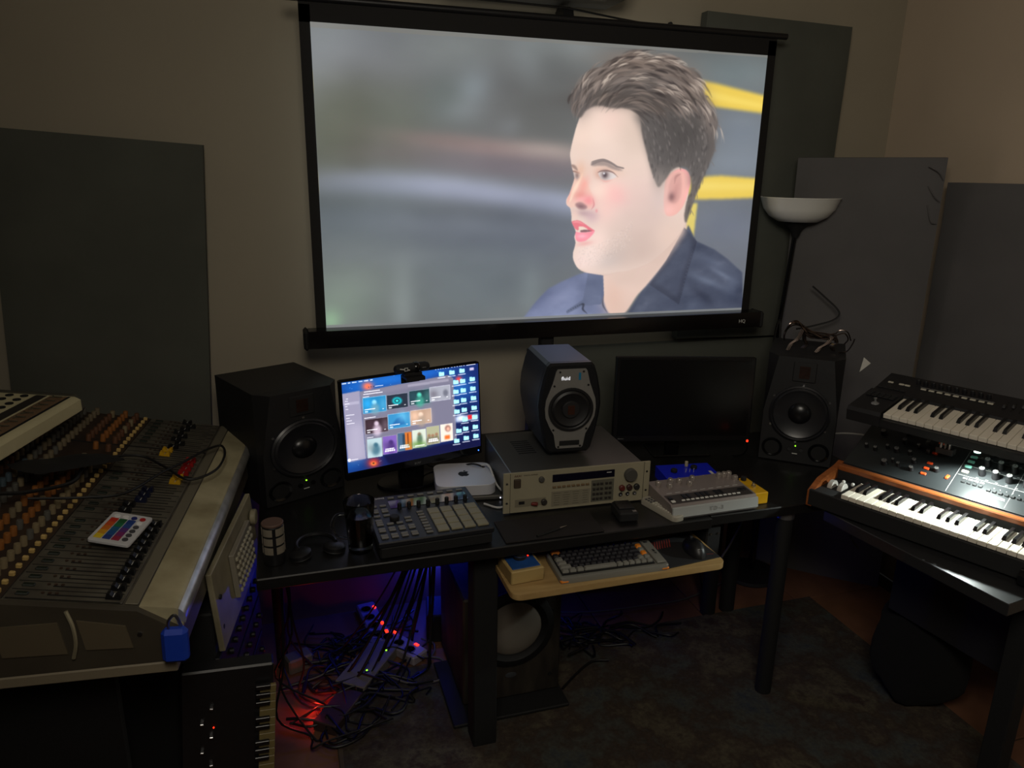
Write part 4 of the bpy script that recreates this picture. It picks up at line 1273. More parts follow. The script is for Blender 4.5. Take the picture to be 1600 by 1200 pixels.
cn = thing('canister', 'round canister with pale windows and brown lid left of the glass mug', 'canister', (-0.068, 1.868, DZ), 12)
ob('canister_body', MB().cyl((0, 0, 0), 0.0275, 0.110, 28, b=0.002).mesh('canister_body', m_black), cn)
ob('lid', MB().cyl((0, 0, 0.110), 0.0285, 0.008, 28, b=0.002).mesh('lid', mat('lid_brown', (96, 74, 64), 0.6)), cn)
m_win = mat('window_pale', (128, 120, 106), 0.5)
for j in range(3):
    for k in range(5):
        a0 = -90 + 30 + 72 * k
        vs, fs = [], []
        for q in range(5):
            a = R(a0 - 27 + 13.5 * q)
            for z in (0.034 + 0.026 * j, 0.054 + 0.026 * j):
                vs += [(0.0270 * math.cos(a), 0.0270 * math.sin(a), z), (0.0288 * math.cos(a), 0.0288 * math.sin(a), z)]
        for q in range(4):
            n = q * 4
            fs += [(n + 1, n + 5, n + 7, n + 3), (n, n + 2, n + 6, n + 4), (n + 2, n + 3, n + 7, n + 6), (n, n + 4, n + 5, n + 1)]
        fs += [(0, 1, 3, 2), (16, 18, 19, 17)]
        ob('canister_window', MB().add(vs, fs).mesh('canister_window', m_win), cn)

hp = thing('headphones', 'dark headphones lying on the desk before the left speaker', 'headphones', (0.045, 1.87, DZ), 10)
ob('headband', MB().tube([(0.052 * math.cos(R(a)), 0.058 * math.sin(R(a)) + 0.03, 0.022 + 0.0 * a) for a in range(-10, 195, 12)], 0.006, 8).mesh('headband', m_black), hp)
for sx in (-1, 1):
    cpo = ob('ear_cup', MB().lathe([(0.026, 0), (0.03, 0.005), (0.03, 0.016), (0.022, 0.022), (0.001, 0.023)], 24).mesh('ear_cup', m_black), hp, (sx * 0.045, 0.012, 0.0), (0, R(sx * 8), 0))
    ob('ear_pad', MB().lathe([(0.029, 0.0), (0.031, 0.004), (0.029, 0.008)], 24).mesh('ear_pad', m_rubber), cpo)

# ------------------------------------------------------------------ small things at the desk front
rm = thing('remote_control', 'long white remote control leaning by the beige rack unit', 'remote control', (1.085, 1.875, DZ), 14)
ob('remote_body', MB().prism(rrect(0.046, 0.165, 0.018), 0.0, 0.017, 'z', inset=0.004).mesh('remote_body', mat('remote_white', (160, 154, 140), 0.5)), rm)
bm_ = MB().box((0, 0, 0), (0.008, 0.0065, 0.003), 0.001)
rb_l, rb_d = bm_.mesh('remote_button', mat('rubber_light', (188, 184, 170), 0.5)), MB().box((0, 0, 0), (0.008, 0.0065, 0.003), 0.001).mesh('remote_button', mat('rubber_dark', (60, 60, 66), 0.5))
for j in range(11):
    for i in range(3):
        ob('remote_button', rb_d if j > 7 else rb_l, rm, (-0.0125 + 0.0125 * i, -0.055 + 0.0115 * j, 0.0178))
bk = thing('card_reader', 'small black box on the desk before the beige rack unit', 'box', (0.955, 1.872, DZ), -6)
bx('box_body', bk, (0, 0, 0.016), (0.060, 0.088, 0.030), m_matte, 0.004)
bx('box_lid', bk, (0, 0.01, 0.033), (0.050, 0.055, 0.006), m_black, 0.002)
bx('latch', bk, (0.018, -0.035, 0.032), (0.014, 0.010, 0.004), m_steel, 0.001)
tag(bx('desk_mat', None, (0.705, 1.862, DZ + 0.003), (0.30, 0.135, 0.004), mat('mat_brown_black', (26, 20, 19), 0.9), 0.001, (0, 0, R(-1))), 'thin dark mat on the desk before the beige rack unit', 'mat')
pn = thing('stylus', 'slim stylus with a metal tip lying across the dark mat', 'pen', (0.70, 1.822, DZ + 0.0095), 20)
ob('pen_barrel', MB().cyl((-0.055, 0, 0), 0.0035, 0.085, 10, 'x').mesh('pen_barrel', m_black), pn)
ob('pen_tip', MB().cyl((0.03, 0, 0), 0.0033, 0.028, 10, 'x', r2=0.0012).mesh('pen_tip', m_chrome), pn)

# ------------------------------------------------------------------ silver bass synthesizer, blue box, yellow pedal
td = thing('bass_synthesizer', 'small silver bass synthesizer with black keys at the desk front', 'synthesizer', (1.236, 1.813, DZ), 1.0)
m_td = mat('synth_silver', (132, 122, 118), 0.42, 0.2)
m_tdf = mat('synth_front_silver', (176, 178, 176), 0.4, 0.2)
ob('case', MB().prism([(0, 0.0), (0, 0.030), (0.012, 0.044), (0.165, 0.056), (0.165, 0.0)], -0.1525, 0.1525, 'x').mesh('case', m_td), td)
bx('front_bar', td, (0, -0.002, 0.0225), (0.305, 0.008, 0.034), m_tdf, 0.002, (R(-8), 0, 0))
text('logo', 'TD-3', td, (0.0, -0.0075, 0.024), (R(82), 0, 0), 0.018, mat('embossed_silver', (150, 150, 148), 0.45, 0.3), spacing=1.4)
tp = thing
slope = math.atan2(0.012, 0.153)


def on_td(x, y, dz=0.0):
    return (x, y, 0.044 + (y - 0.012) * math.tan(slope) + dz)


bx('lower_strip', td, on_td(0, 0.040, 0.0004), (0.29, 0.052, 0.001), mat('strip_dark', (52, 46, 44), 0.5), 0, (slope, 0, 0))
wk_me = MB().box((0, 0, 0), (0.0115, 0.006, 0.003), 0.0008).mesh('step_button', m_white)
for i in range(13):
    ob('step_button', wk_me, td, on_td(-0.100 + 0.0165 * i, 0.026, 0.002), (slope, 0, 0))
bk_me = MB().box((0, 0, 0), (0.010, 0.024, 0.003), 0.0008).mesh('black_button', m_key_b)
for i in (0, 1, 3, 4, 5, 7, 8):
    ob('black_button', bk_me, td, on_td(-0.086 + 0.0165 * i, 0.048, 0.002), (slope, 0, 0))
for i, x in enumerate((-0.135, 0.115, 0.130)):
    bx('pattern_button', td, on_td(x, 0.045, 0.002), (0.013, 0.013, 0.004), m_key_b, 0.001, (slope, 0, 0))
bx('pattern_button', td, on_td(-0.135, 0.026, 0.002), (0.013, 0.010, 0.004), m_white, 0.001, (slope, 0, 0))
kb_me = MB().lathe([(0.0095, 0), (0.009, 0.013), (0.0075, 0.015), (0.001, 0.015)], 20).mesh('knob', mat('knob_silver', (168, 158, 150), 0.25, 0.5))
for i, (x, y) in enumerate(((-0.128, 0.135), (-0.098, 0.115), (-0.080, 0.143), (-0.052, 0.135), (-0.026, 0.115), (0.0, 0.142), (0.100, 0.142), (0.120, 0.142), (0.138, 0.142), (0.142, 0.112))):
    kb = ob('knob', kb_me, td, on_td(x, y), (slope, 0, 0))
for i in range(9):
    bx('lettering', td, on_td(-0.12 + 0.03 * i, 0.078, 0.0004), (0.018, 0.0016, 0.0004), m_print, 0, (slope, 0, 0))
bx('power_light', td, on_td(0.148, 0.15, 0.002), (0.004, 0.004, 0.004), mat('lamp_orange', (230, 90, 30), .4, emit=(255, 80, 20), strength=.5), 0)

bb = thing('blue_interface', 'bright blue metal box with knobs and switches behind the silver synthesizer', 'effects box', (1.275, 2.008, DZ), -7)
m_blue = mat('blue_metal', (18, 34, 196), 0.35)
ob('case', MB().prism([(0, 0.0), (0, 0.030), (0.006, 0.036), (0.11, 0.040), (0.11, 0.0)], -0.095, 0.095, 'x').mesh('case', m_blue), bb)
for x, y in ((-0.052, 0.05), (0.028, 0.07)):
    ob('knob', MB().cyl((0, 0, 0), 0.011, 0.012, 20, b=0.002).mesh('knob', m_matte), bb, (x, y, 0.038))
for i in range(3):
    sw_ = ob('switch', MB().cyl((0, 0, 0), 0.0015, 0.016, 8).mesh('switch', m_chrome), bb, (-0.012 + 0.014 * i, 0.045, 0.037), (R(10), 0, 0))
ob('cream_knob', MB().cyl((0, 0, 0), 0.006, 0.020, 14, b=0.002).mesh('cream_knob', mat('cream_knob', (176, 164, 130), 0.5)), bb, (0.01, 0.092, 0.038))
bx('label_strip', bb, (0.075, 0.03, 0.0378), (0.010, 0.03, 0.0006), m_print, 0)

ye = thing('effects_pedal', 'yellow metal effects pedal right behind the silver synthesizer', 'effects pedal', (1.405, 1.842, DZ), 0)
m_yel = mat('yellow_metal', (206, 156, 16), 0.4)
bx('case', ye, (0, 0.055, 0.020), (0.075, 0.125, 0.040), m_yel, 0.003)
for x, y in ((-0.02, 0.09), (0.012, 0.095)):
    ob('knob', MB().cyl((0, 0, 0), 0.009, 0.014, 18, b=0.002).mesh('knob', m_matte), ye, (x, y, 0.040))
fsx = ob('foot_switch', MB().cyl((0, 0, 0), 0.008, 0.006, 6).mesh('foot_switch', m_chrome), ye, (0.012, 0.040, 0.040))
ob('switch_button', MB().cyl((0, 0, 0.006), 0.005, 0.010, 14, b=0.001).mesh('switch_button', m_chrome), fsx)

# ------------------------------------------------------------------ pull-out keyboard shelf and what lies on it
m_bam = mat('bamboo_board', (176, 146, 96), 0.5, rgb2=(150, 120, 74), scale=14, stretch=(0.4, 8, 1), contrast=.2)
sh_ = thing('keyboard_shelf', 'pale wooden keyboard shelf hanging below the front of the desk', 'shelf', (0.878, 1.69, 0.622), 0)
out = [(-0.335, 0.26)] + [(-0.335 + 0.03 - 0.03 * math.cos(R(a)), 0.03 - 0.03 * math.sin(R(a))) for a in range(0, 91, 15)] + \
      [(0.335 - 0.03 + 0.03 * math.sin(R(a)), 0.03 - 0.03 * math.cos(R(a))) for a in range(0, 91, 15)] + [(0.335, 0.26)]
ob('board', MB().prism(out[::-1][::-1], 0, 0.018, 'z', inset=0.0015).mesh('board', m_bam), sh_)
for sx in (-1, 1):
    bx('hanger', sh_, (sx * 0.30, 0.235, 0.047), (0.02, 0.03, 0.07), m_matte, 0.002)
SZ = 0.6405
kb = thing('computer_keyboard', 'compact grey keyboard with dark keys and orange accents on the wooden shelf', 'keyboard', (0.857, 1.705, SZ), -1.5)
m_kgrey = mat('keyboard_grey', (118, 116, 108), 0.5)
m_kor = mat('keycap_orange', (216, 124, 28), 0.5)
ob('case', MB().prism(rrect(0.335, 0.140, 0.010, 3), 0.003, 0.021, 'z', inset=0.003).mesh('case', m_kgrey), kb, (0, 0.07, 0), (R(2.5), 0, 0))
for sx in (-1, 1):
    bx('corner_guard', kb, (sx * 0.155, 0.006, 0.006), (0.026, 0.016, 0.010), m_kor, 0.004)
bx('key_well', kb, (-0.018, 0.071, 0.0255), (0.285, 0.122, 0.002), m_matte, 0.0, (R(2.5), 0, 0))
m_kdark = mat('keycap_dark', (34, 32, 36), 0.45)
caps = {}


def cap(u, m_, nm):
    if (u, nm) not in caps:
        caps[u, nm] = MB().box((0, 0, 0), (0.0187 * u - 0.0022, 0.0168, 0.009), 0.0018, (0.88, 0.84) if u < 2.5 else (0.97, .84)).mesh('keycap', m_)
    return caps[u, nm]


rows = [
    [(1.6, 'o')] + [(1, 'd')] * 12 + [(1.4, 'd')],
    [(1, 'd')] * 13 + [(1, 'd'), (1, 'o')],
    [(1.3, 'g')] + [(1, 'd')] * 11 + [(1.7, 'd'), (1, 'g')],
    [(1.6, 'g')] + [(1, 'd')] * 11 + [(1.4, 'd'), (1, 'o')],
    [(2.0, 'g')] + [(1, 'd')] * 10 + [(1, 'd'), (1, 'g'), (1, 'g')],
    [(1.2, 'g'), (1.2, 'g'), (1.2, 'g'), (5.4, 'g'), (1, 'g'), (1, 'g'), (1, 'g'), (1, 'g'), (1, 'g'), (1, 'g')]]
for r_i, row in enumerate(rows):
    x = -0.159
    tot = sum(u for u, _ in row)
    f_ = 15.0 / tot
    for u, c_ in row:
        wd = 0.0187 * u * f_
        ob('keycap', cap(round(u * f_, 3), {'o': m_kor, 'd': m_kdark, 'g': m_kgrey}[c_], c_), kb,
           (x + wd / 2, 0.0715 + 0.049 - 0.0196 * r_i, 0.0305 + 0.0021 - 0.0008 * r_i), (R(2.5), 0, 0))
        x += wd
ob('side_strip', MB().box((0, 0, 0), (0.030, 0.125, 0.006), 0.002).mesh('side_strip', m_kgrey), kb, (0.146, 0.07, 0.026), (R(2.5), 0, 0))
text('lettering', 'MK-IV', kb, (0.147, 0.062, 0.0303), (R(2.5), 0, R(-90)), 0.010, m_matte)
bx('strip_button', kb, (0.144, 0.118, 0.031), (0.012, 0.007, 0.003), m_kdark, 0.001)

kx = thing('volume_controller', 'wooden box with blue top and black knob on the left of the shelf', 'volume controller', (0.603, 1.748, SZ), 4)
bx('wooden_box', kx, (0, 0.05, 0.021), (0.100, 0.110, 0.041), mat('pale_wood', (172, 146, 92), 0.55, var=.15, scale=20, stretch=(.5, 6, 1)), 0.003)
bx('blue_top', kx, (0, 0.052, 0.0425), (0.084, 0.092, 0.003), mat('blue_leather', (24, 74, 140), 0.6, var=.3, scale=30), 0.001)
kk = ob('knob', MB().lathe([(0.019, 0), (0.0195, 0.004), (0.019, 0.020), (0.017, 0.022), (0.001, 0.022)], 28).mesh('knob', m_matte), kx, (0.0, 0.062, 0.044))
ob('knob_ring', MB().lathe([(0.0192, 0.010), (0.0202, 0.0105), (0.0202, 0.012), (0.0192, 0.0125)], 28, close=True).mesh('knob_ring', m_chrome), kk)
ob('red_light', MB().cyl((0, 0, 0), 0.0022, 0.002, 10).mesh('red_light', g_red), kx, (0.027, 0.064, 0.044))

mp_ = bx('mouse_pad', None, (1.094, 1.795, SZ + 0.002), (0.215, 0.165, 0.0035), mat('mousepad_black', (20, 18, 20), 0.85), 0.001, (0, 0, R(6)))
tag(mp_, 'black mouse pad with red stripes at the right of the shelf', 'mouse pad')
m_red = mat('pad_red_print', (130, 40, 30), 0.8)
for i in range(9):
    bx('red_stripe', mp_, (-0.06 + 0.009 * i, 0.045, 0.0019), (0.0035, 0.05, 0.0004), m_red, 0, (0, 0, R(-30)))
bx('red_stripe', mp_, (0.06, -0.05, 0.0019), (0.08, 0.0015, 0.0004), m_red, 0, (0, 0, R(-18)))
ms = thing('computer_mouse', 'black computer mouse on the striped mouse pad', 'mouse', (1.150, 1.775, SZ + 0.004), -6)
vs, fs = [], []
nu, nv = 12, 16
for j in range(nu + 1):
    t = j / nu * PI / 2
    for k in range(nv):
        a = 2 * PI * k / nv
        rr = math.cos(t) ** 0.7
        vs.append((0.031 * rr * math.cos(a), 0.055 * rr * math.sin(a) + 0.004 * math.sin(t), 0.036 * math.sin(t) * (1 - 0.12 * math.sin(a))))
for j in range(nu):
    for k in range(nv):
        fs.append((j * nv + k, j * nv + (k + 1) % nv, (j + 1) * nv + (k + 1) % nv, (j + 1) * nv + k))
fs.append(tuple(range(nv - 1, -1, -1)))
ob('shell', MB().add(vs, fs).mesh('shell', m_black), ms)
ob('scroll_wheel', MB().cyl((-0.004, 0.030, 0.030), 0.006, 0.008, 14, 'x').mesh('scroll_wheel', m_rubber), ms)
bx('lettering', ms, (0, -0.040, 0.026), (0.020, 0.0005, 0.003), m_print, 0, (R(50), 0, 0))

# ------------------------------------------------------------------ floor lamp
fl = thing('floor_lamp', 'tall floor lamp with a white glass bowl shade left of the corner panel', 'lamp', (1.955, 2.555, 0.0), 0)
ob('base', MB().lathe([(0.125, 0), (0.13, 0.006), (0.12, 0.016), (0.03, 0.026), (0.012, 0.03)], 36).mesh('base', m_matte), fl)
ob('pole', MB().tube([(0, 0, 0.02), (-0.008, 0, 1.0), (0.028, 0, 1.52)], 0.009, 12).mesh('pole', m_gloss), fl)
ob('pole', MB().tube([(0.004, -0.012, 0.02), (-0.014, -0.014, 0.95), (-0.004, -0.012, 1.14)], 0.011, 10).mesh('pole', m_gloss), fl)
ob('shade_holder', MB().lathe([(0.010, 0), (0.016, 0.01), (0.022, 0.03), (0.052, 0.062)], 24).mesh('shade_holder', m_matte), fl, (0.030, 0, 1.515))
shp = [(0.050, 0.0), (0.078, 0.002), (0.112, 0.022), (0.136, 0.052), (0.150, 0.090), (0.154, 0.094), (0.1525, 0.096), (0.147, 0.090), (0.132, 0.054), (0.108, 0.026), (0.076, 0.007), (0.001, 0.005), (0.001, 0.0)]
ob('lamp_shade', MB().lathe(shp, 44, close=True).mesh('lamp_shade', mat('opal_glass', (235, 235, 228), 0.14)), fl, (0.032, 0, 1.577))
ob('bulb_socket', MB().cyl((0, 0, 0), 0.02, 0.04, 16).mesh('bulb_socket', m_white), fl, (0.032, 0, 1.584))
cd = MB().tube(smooth_path([(1.93, 2.53, 0.80), (1.925, 2.53, 1.02), (1.93, 2.535, 1.14), (1.945, 2.535, 1.18), (1.95, 2.53, 1.05), (1.935, 2.53, 0.9)], 6), 0.005)
tag(ob('cable', cd.mesh('cable', m_cable)), 'black cable strapped along the floor lamp pole', 'cable')
cd = MB().tube(smooth_path([(2.03, 2.47, 1.33), (2.07, 2.44, 1.29), (2.115, 2.40, 1.235), (2.10, 2.41, 1.20), (2.03, 2.45, 1.17), (1.97, 2.46, 1.16)], 6), 0.0035)
tag(ob('cable', cd.mesh('cable', m_cable)), 'black cable loop hanging on the grey panel beside the floor lamp', 'cable')
tag(ob('white_card', MB().prism([(0, 0), (0.036, 0.034), (0.008, 0.056)], 0, 0.002, 'y').mesh('white_card', m_white), None, (2.035, 2.16, 1.055), (0, 0, R(-20))),
    'white card corner sticking out behind the right speaker', 'card')

# ------------------------------------------------------------------ wire sculpture on the right speaker
sc_ = thing('wire_sculpture', 'shiny dark wire sculpture of an animal on top of the right speaker', 'sculpture', (1.825, 2.18, 1.1405), -35)
m_wire = mat('dark_chrome', (112, 100, 94), 0.22, 1.0)


def wires(name, sets, r):
    M = MB()
    for pts in sets:
        M.tube(smooth_path(pts, 5), r, 6)
    ob(name, M.mesh(name, m_wire), sc_)


rs = random.Random(5)
body = []
for k in range(9):
    o_ = [rs.uniform(-.012, .012) for _ in range(6)]
    body.append([(-0.045, o_[0], 0.085 + o_[1]), (-0.01, o_[2], 0.062 + o_[3]), (0.035, o_[4], 0.058 + o_[5]), (0.075, o_[1], 0.060 + o_[0])])
wires('body', body, 0.0030)
neck = []
for k in range(7):
    o_ = [rs.uniform(-.008, .008) for _ in range(6)]
    neck.append([(-0.035, o_[0], 0.082 + o_[1]), (-0.060, o_[2], 0.100 + o_[3]), (-0.085, o_[4], 0.092 + o_[5]), (-0.100, o_[0], 0.060 + o_[2]), (-0.098, o_[1], 0.035)])
wires('head', neck, 0.0028)
for q, (pts) in enumerate((
        [(-0.04, -0.012, 0.08), (-0.055, -0.02, 0.045), (-0.075, -0.025, 0.025), (-0.085, -0.03, 0.003)], [(-0.03, 0.012, 0.08), (-0.03, 0.02, 0.04), (-0.02, 0.024, 0.02), (-0.03, 0.028, 0.003)],
        [(0.06, -0.012, 0.06), (0.045, -0.02, 0.035), (0.025, -0.022, 0.02), (0.012, -0.028, 0.003)], [(0.07, 0.012, 0.06), (0.08, 0.018, 0.035), (0.065, 0.02, 0.02), (0.075, 0.026, 0.003)])):
    wires('leg', [pts, [(x + .005, y + .004, z) for x, y, z in pts], [(x - .004, y + .005, z) for x, y, z in pts]], 0.0028)
wires('tail', [[(0.075, 0, 0.066), (0.10, 0, 0.075), (0.115, 0, 0.055), (0.105, 0.002, 0.035)], [(0.07, 0, 0.07), (0.085, 0, 0.085), (0.11, 0, 0.08), (0.125, 0, 0.05)], [(0.09, 0, 0.003), (0.115, -0.01, 0.012), (0.13, -0.01, 0.04), (0.135, -0.01, 0.06)]], 0.0024)

# ------------------------------------------------------------------ right table with two keyboards
tb = thing('side_table', 'black table under the two keyboards at the right', 'table', (1.668, 1.171, 0.0), -82)
# local +x runs towards the photographer's right-front corner; the table lies in -x (back) and +y (to the right wall)
m_tab = mat('table_black_satin', (40, 40, 41), 0.32, var=.15, scale=40)
bx('tabletop', tb, (-0.29, 0.37, 0.7225), (0.58, 0.74, 0.035), m_tab, 0.002)
for x, y in ((-0.53, 0.69), (-0.045, 0.19), (-0.045, 0.69)):
    ob('leg', MB().box((0, 0, 0.3525), (0.055, 0.055, 0.705), 0.003).mesh('leg', m_matte), tb, (x, y, 0))
bx('side_apron', tb, (-0.29, 0.30, 0.53), (0.44, 0.02, 0.35), mat('apron_dark', (24, 24, 27), 0.6), 0.002)
bx('drawer_box', tb, (-0.10, 0.50, 0.56), (0.19, 0.36, 0.28), mat('drawer_black', (18, 18, 20), 0.6), 0.003)
for k in range(6):
    bx('vent_slat', tb, (-0.003, 0.45, 0.60 + 0.012 * k), (0.004, 0.14, 0.004), m_black, 0)

lump = MB()
vs, fs = [], []
nu, nv = 14, 20
for j in range(nu + 1):
    t = -PI / 2 + PI * j / nu
    for k in range(nv):
        a = 2 * PI * k / nv
        w_ = 1 + 0.10 * math.sin(3 * a + 2 * t) + 0.07 * math.sin(5 * a - 3 * t)
        cz = math.copysign(abs(math.sin(t)) ** 0.75, math.sin(t))
        vs.append((0.155 * w_ * math.cos(t) ** .7 * math.cos(a), 0.135 * w_ * math.cos(t) ** .7 * math.sin(a), 0.19 + 0.19 * cz * (1 + .12 * math.sin(2 * a))))
for j in range(nu):
    for k in range(nv):
        fs.append((j * nv + k, j * nv + (k + 1) % nv, (j + 1) * nv + (k + 1) % nv, (j + 1) * nv + k))
zmin = min(v[2] for v in vs)
vs = [(x, y, max(z, zmin + .02) - zmin - .02) for x, y, z in vs]
bg = ob('soft_lump', lump.add(vs, fs).mesh('soft_lump', mat('lump_black', (3, 3, 3), 1.0), angle=80), None, (2.03, 1.68, 0.008))  # unidentified deep black shape, built as a soft lump
tag(bg, 'soft deep black bag on the rug before the side table', 'lump')

# -- lower synthesizer
ls = thing('synthesizer', 'wood-trimmed black synthesizer with knobs lit by the small lamp', 'synthesizer', (1.595, 1.693, DZ + 0.006), -66)
m_wood = mat('synth_wood', (150, 84, 40), 0.35, rgb2=(120, 62, 26), scale=12, stretch=(0.6, 9, 9), contrast=.3)
ZK = 0.070       # key tops over the origin
KW = 0.0235


def piano(parent, n_white, start, kw, ln, z, front_d=0.014):
    me_w = MB().box((0, ln / 2, -front_d / 2), (kw - 0.0012, ln, front_d), 0.0012).mesh('white_key', m_key_w)
    bmx = MB()
    bl = ln * 0.62
    bmx.add([(-.0055, 0, 0), (.0055, 0, 0), (.0055, bl, 0), (-.0055, bl, 0), (-.0042, .008, .011), (.0042, .008, .011), (.0042, bl, .011), (-.0042, bl, .011)],
            [(3, 2, 1, 0), (4, 5, 6, 7), (0, 1, 5, 4), (1, 2, 6, 5), (2, 3, 7, 6), (3, 0, 4, 7)])
    me_b = bmx.mesh('black_key', m_key_b, smooth=False)
    for i in range(n_white):
        note = (start + i) % 7
        ob('white_key', me_w, parent, (kw * (i + .5), 0, z))
        if note in (0, 1, 3, 4, 5) and i < n_white - 1:
            ob('black_key', me_b, parent, (kw * (i + 1), ln * 0.38, z))


piano(ls, 22, 0, KW, 0.135, ZK)
L_ = 22 * KW
ob('key_bed', MB().box((L_ / 2 - 0.04, 0.075, 0.028), (L_ + 0.12, 0.16, 0.054), 0.003).mesh('key_bed', m_matte), ls)
ob('body', MB().prism([(0.155, 0.0), (0.155, 0.088), (0.19, 0.098), (0.40, 0.205), (0.43, 0.19), (0.43, 0.0)], -0.088, L_ + 0.05, 'x').mesh('body', m_matte), ls)
ob('wood_cheek', MB().prism([(-0.004, 0.0), (-0.004, 0.050), (0.05, 0.078), (0.16, 0.094), (0.19, 0.104), (0.20, 0.06), (0.30, 0.0)], -0.104, -0.086, 'x').mesh('wood_cheek', m_wood), ls)
ob('wood_rail', MB().box((L_ / 2 - 0.018, 0.166, 0.092), (L_ + 0.14, 0.026, 0.018), 0.003).mesh('wood_rail', m_wood), ls, rot=(0, 0, 0))
for x in (-0.062, -0.030):
    wv = ob('wheel', MB().cyl((-0.008, 0, 0), 0.024, 0.016, 28, 'x', b=0.002).mesh('wheel', mat('wheel_white', (186, 182, 174), 0.4)), ls, (x, 0.075, 0.052))
for x in (-0.050, -0.020):
    ob('toggle_button', MB().box((0, 0, 0), (0.010, 0.010, 0.012), 0.003).mesh('toggle_button', m_white), ls, (x, 0.125, 0.060))
pa = math.atan2(0.107, 0.21)
pn_ = ob('control_panel', MB().box((L_ / 2 - 0.02, 0.118, 0.0), (L_ + 0.135, 0.236, 0.004), 0.001).mesh('control_panel', mat('panel_black', (36, 39, 40), 0.42)), ls, (0, 0.190, 0.0995), (pa, 0, 0))


def kn(x, y, r_, h_, top_m, parent=pn_, pointer=True):
    k_ = ob('knob', MB().lathe([(r_ * 1.15, 0), (r_ * 1.1, h_ * .35), (r_, h_ * .5), (r_ * .94, h_), (0.001, h_)], 20).mesh('knob', m_black), parent, (x, y, 0.002))
    ob('knob_cap', MB().cyl((0, 0, h_), r_ * .80, 0.0015, 18).mesh('knob_cap', top_m), k_)
    if pointer:
        ob('knob_pointer', MB().box((0, r_ * .4, h_ + .0018), (0.0012, r_ * .7, 0.0006)).mesh('knob_pointer', m_dark), k_)
    return k_


m_capg = mat('cap_grey', (120, 120, 118), 0.4, 0.3)
m_capw = mat('cap_silver', (190, 190, 188), 0.3, 0.5)
for x, y, r_ in ((-0.035, 0.175, .011), (-0.055, 0.095, .007), (-0.025, 0.092, .008), (0.035, 0.195, .006), (0.04, 0.160, .010), (0.005, 0.115, .007), (0.035, 0.112, .011),
                 (0.045, 0.062, .006), (0.025, 0.045, .012), (0.065, 0.052, .007), (0.085, 0.155, .007), (0.075, 0.115, .008), (0.105, 0.180, .009), (0.120, 0.140, .008), (0.100, 0.085, .009), (0.105, 0.050, .009), (0.165, 0.170, .007), (0.170, 0.075, .009)):
    kn(x, y, r_ * .82, 0.014, m_capg)
m_rock = mat('rocker_orange', (226, 78, 30), 0.4)
rk = MB().box((0, 0, 0), (0.017, 0.0095, 0.006), 0.002).mesh('rocker_switch', m_rock)
for x, y in ((0.138, 0.196), (0.138, 0.170), (0.138, 0.145), (0.142, 0.098), (0.142, 0.073), (0.142, 0.048)):
    ob('rocker_switch', rk, pn_, (x, y, 0.004))
ob('rocker_switch', rk, pn_, (0.206, 0.062, 0.004), (0, 0, R(80)))
gr = MB().box((0, 0, 0), (0.019, 0.0105, 0.006), 0.002).mesh('green_switch', mat('switch_mint', (126, 196, 178), 0.45))
for k in range(4):
    ob('green_switch', gr, pn_, (0.240, 0.195 - 0.0225 * k, 0.004))
ob('cream_switch', MB().box((0, 0, 0), (0.019, 0.0105, 0.006), 0.002).mesh('cream_switch', mat('switch_cream', (212, 200, 164), 0.45)), pn_, (0.240, 0.104, 0.004))
for i, x in enumerate((0.283, 0.319, 0.355, 0.399, 0.435, 0.471, 0.512)):
    for j, y in enumerate((0.200, 0.155, 0.112)):
        kn(x, y, 0.0088, 0.027, m_capw)
m_line = mat('panel_line', (150, 150, 146), 0.6)
for (x, y, a, b2) in ((0.222, 0.118, 0.0012, 0.224), (0.377, 0.118, 0.0012, 0.224), (0.492, 0.118, .0012, .224), (0.37, 0.176, 0.29, 0.001), (0.37, 0.133, 0.29, 0.001), (0.37, 0.088, 0.29, 0.001), (0.02, 0.215, 0.2, 0.0008)):
    bx('panel_line', pn_, (x, y, 0.0023), (a, b2, 0.0004), m_line, 0)
for k in range(34):
    x = 0.26 + 0.0085 * k
    bx('lettering', pn_, (x, (0.182, 0.139, 0.095)[k % 3] - 0.001, 0.0023), (0.007, 0.0016, 0.0004), m_line, 0)
for k in range(16):
    ob('step_button', MB().box((0, 0, 0), (0.011, 0.0095, 0.005), 0.0015).mesh('step_button', mat('step_black', (32, 33, 34), 0.45)), pn_, (0.250 + 0.0155 * k + (0.008 if k > 3 else 0), (0.062 if k < 4 else 0.056), 0.004))
for k in range(4):
    ob('step_button', bpy.data.meshes['step_button'], pn_, (0.250 + 0.0155 * k, 0.076, 0.004))
for k in range(8):
    ob('step_light', MB().cyl((0, 0, 0), 0.0012, 0.001, 8).mesh('step_light', m_print), pn_, (0.330 + 0.016 * k, 0.070, 0.0025))
text('lettering', 'SEQUENCER', pn_, (0.335, 0.036, 0.0024), (0, 0, 0), 0.0125, m_print)
lg_ = bx('logo', pn_, (0.166, 0.218, 0.0023), (0.026, 0.014, 0.0004), m_line, 0)
bx('logo_inset', lg_, (0, 0, 0.0003), (0.023, 0.011, 0.0004), mat('panel_black', (17, 19, 21), 0.4), 0)
text('logo_letter', 'D', lg_, (0, 0, 0.0006), (0, 0, 0), 0.009, m_line)
for x in (-0.06, 0.5):
    for y in (0.03, 0.38):
        ob('foot', MB().cyl((0, 0, -0.006), 0.012, 0.008, 12).mesh('foot', m_rubber), ls, (x, y, 0))

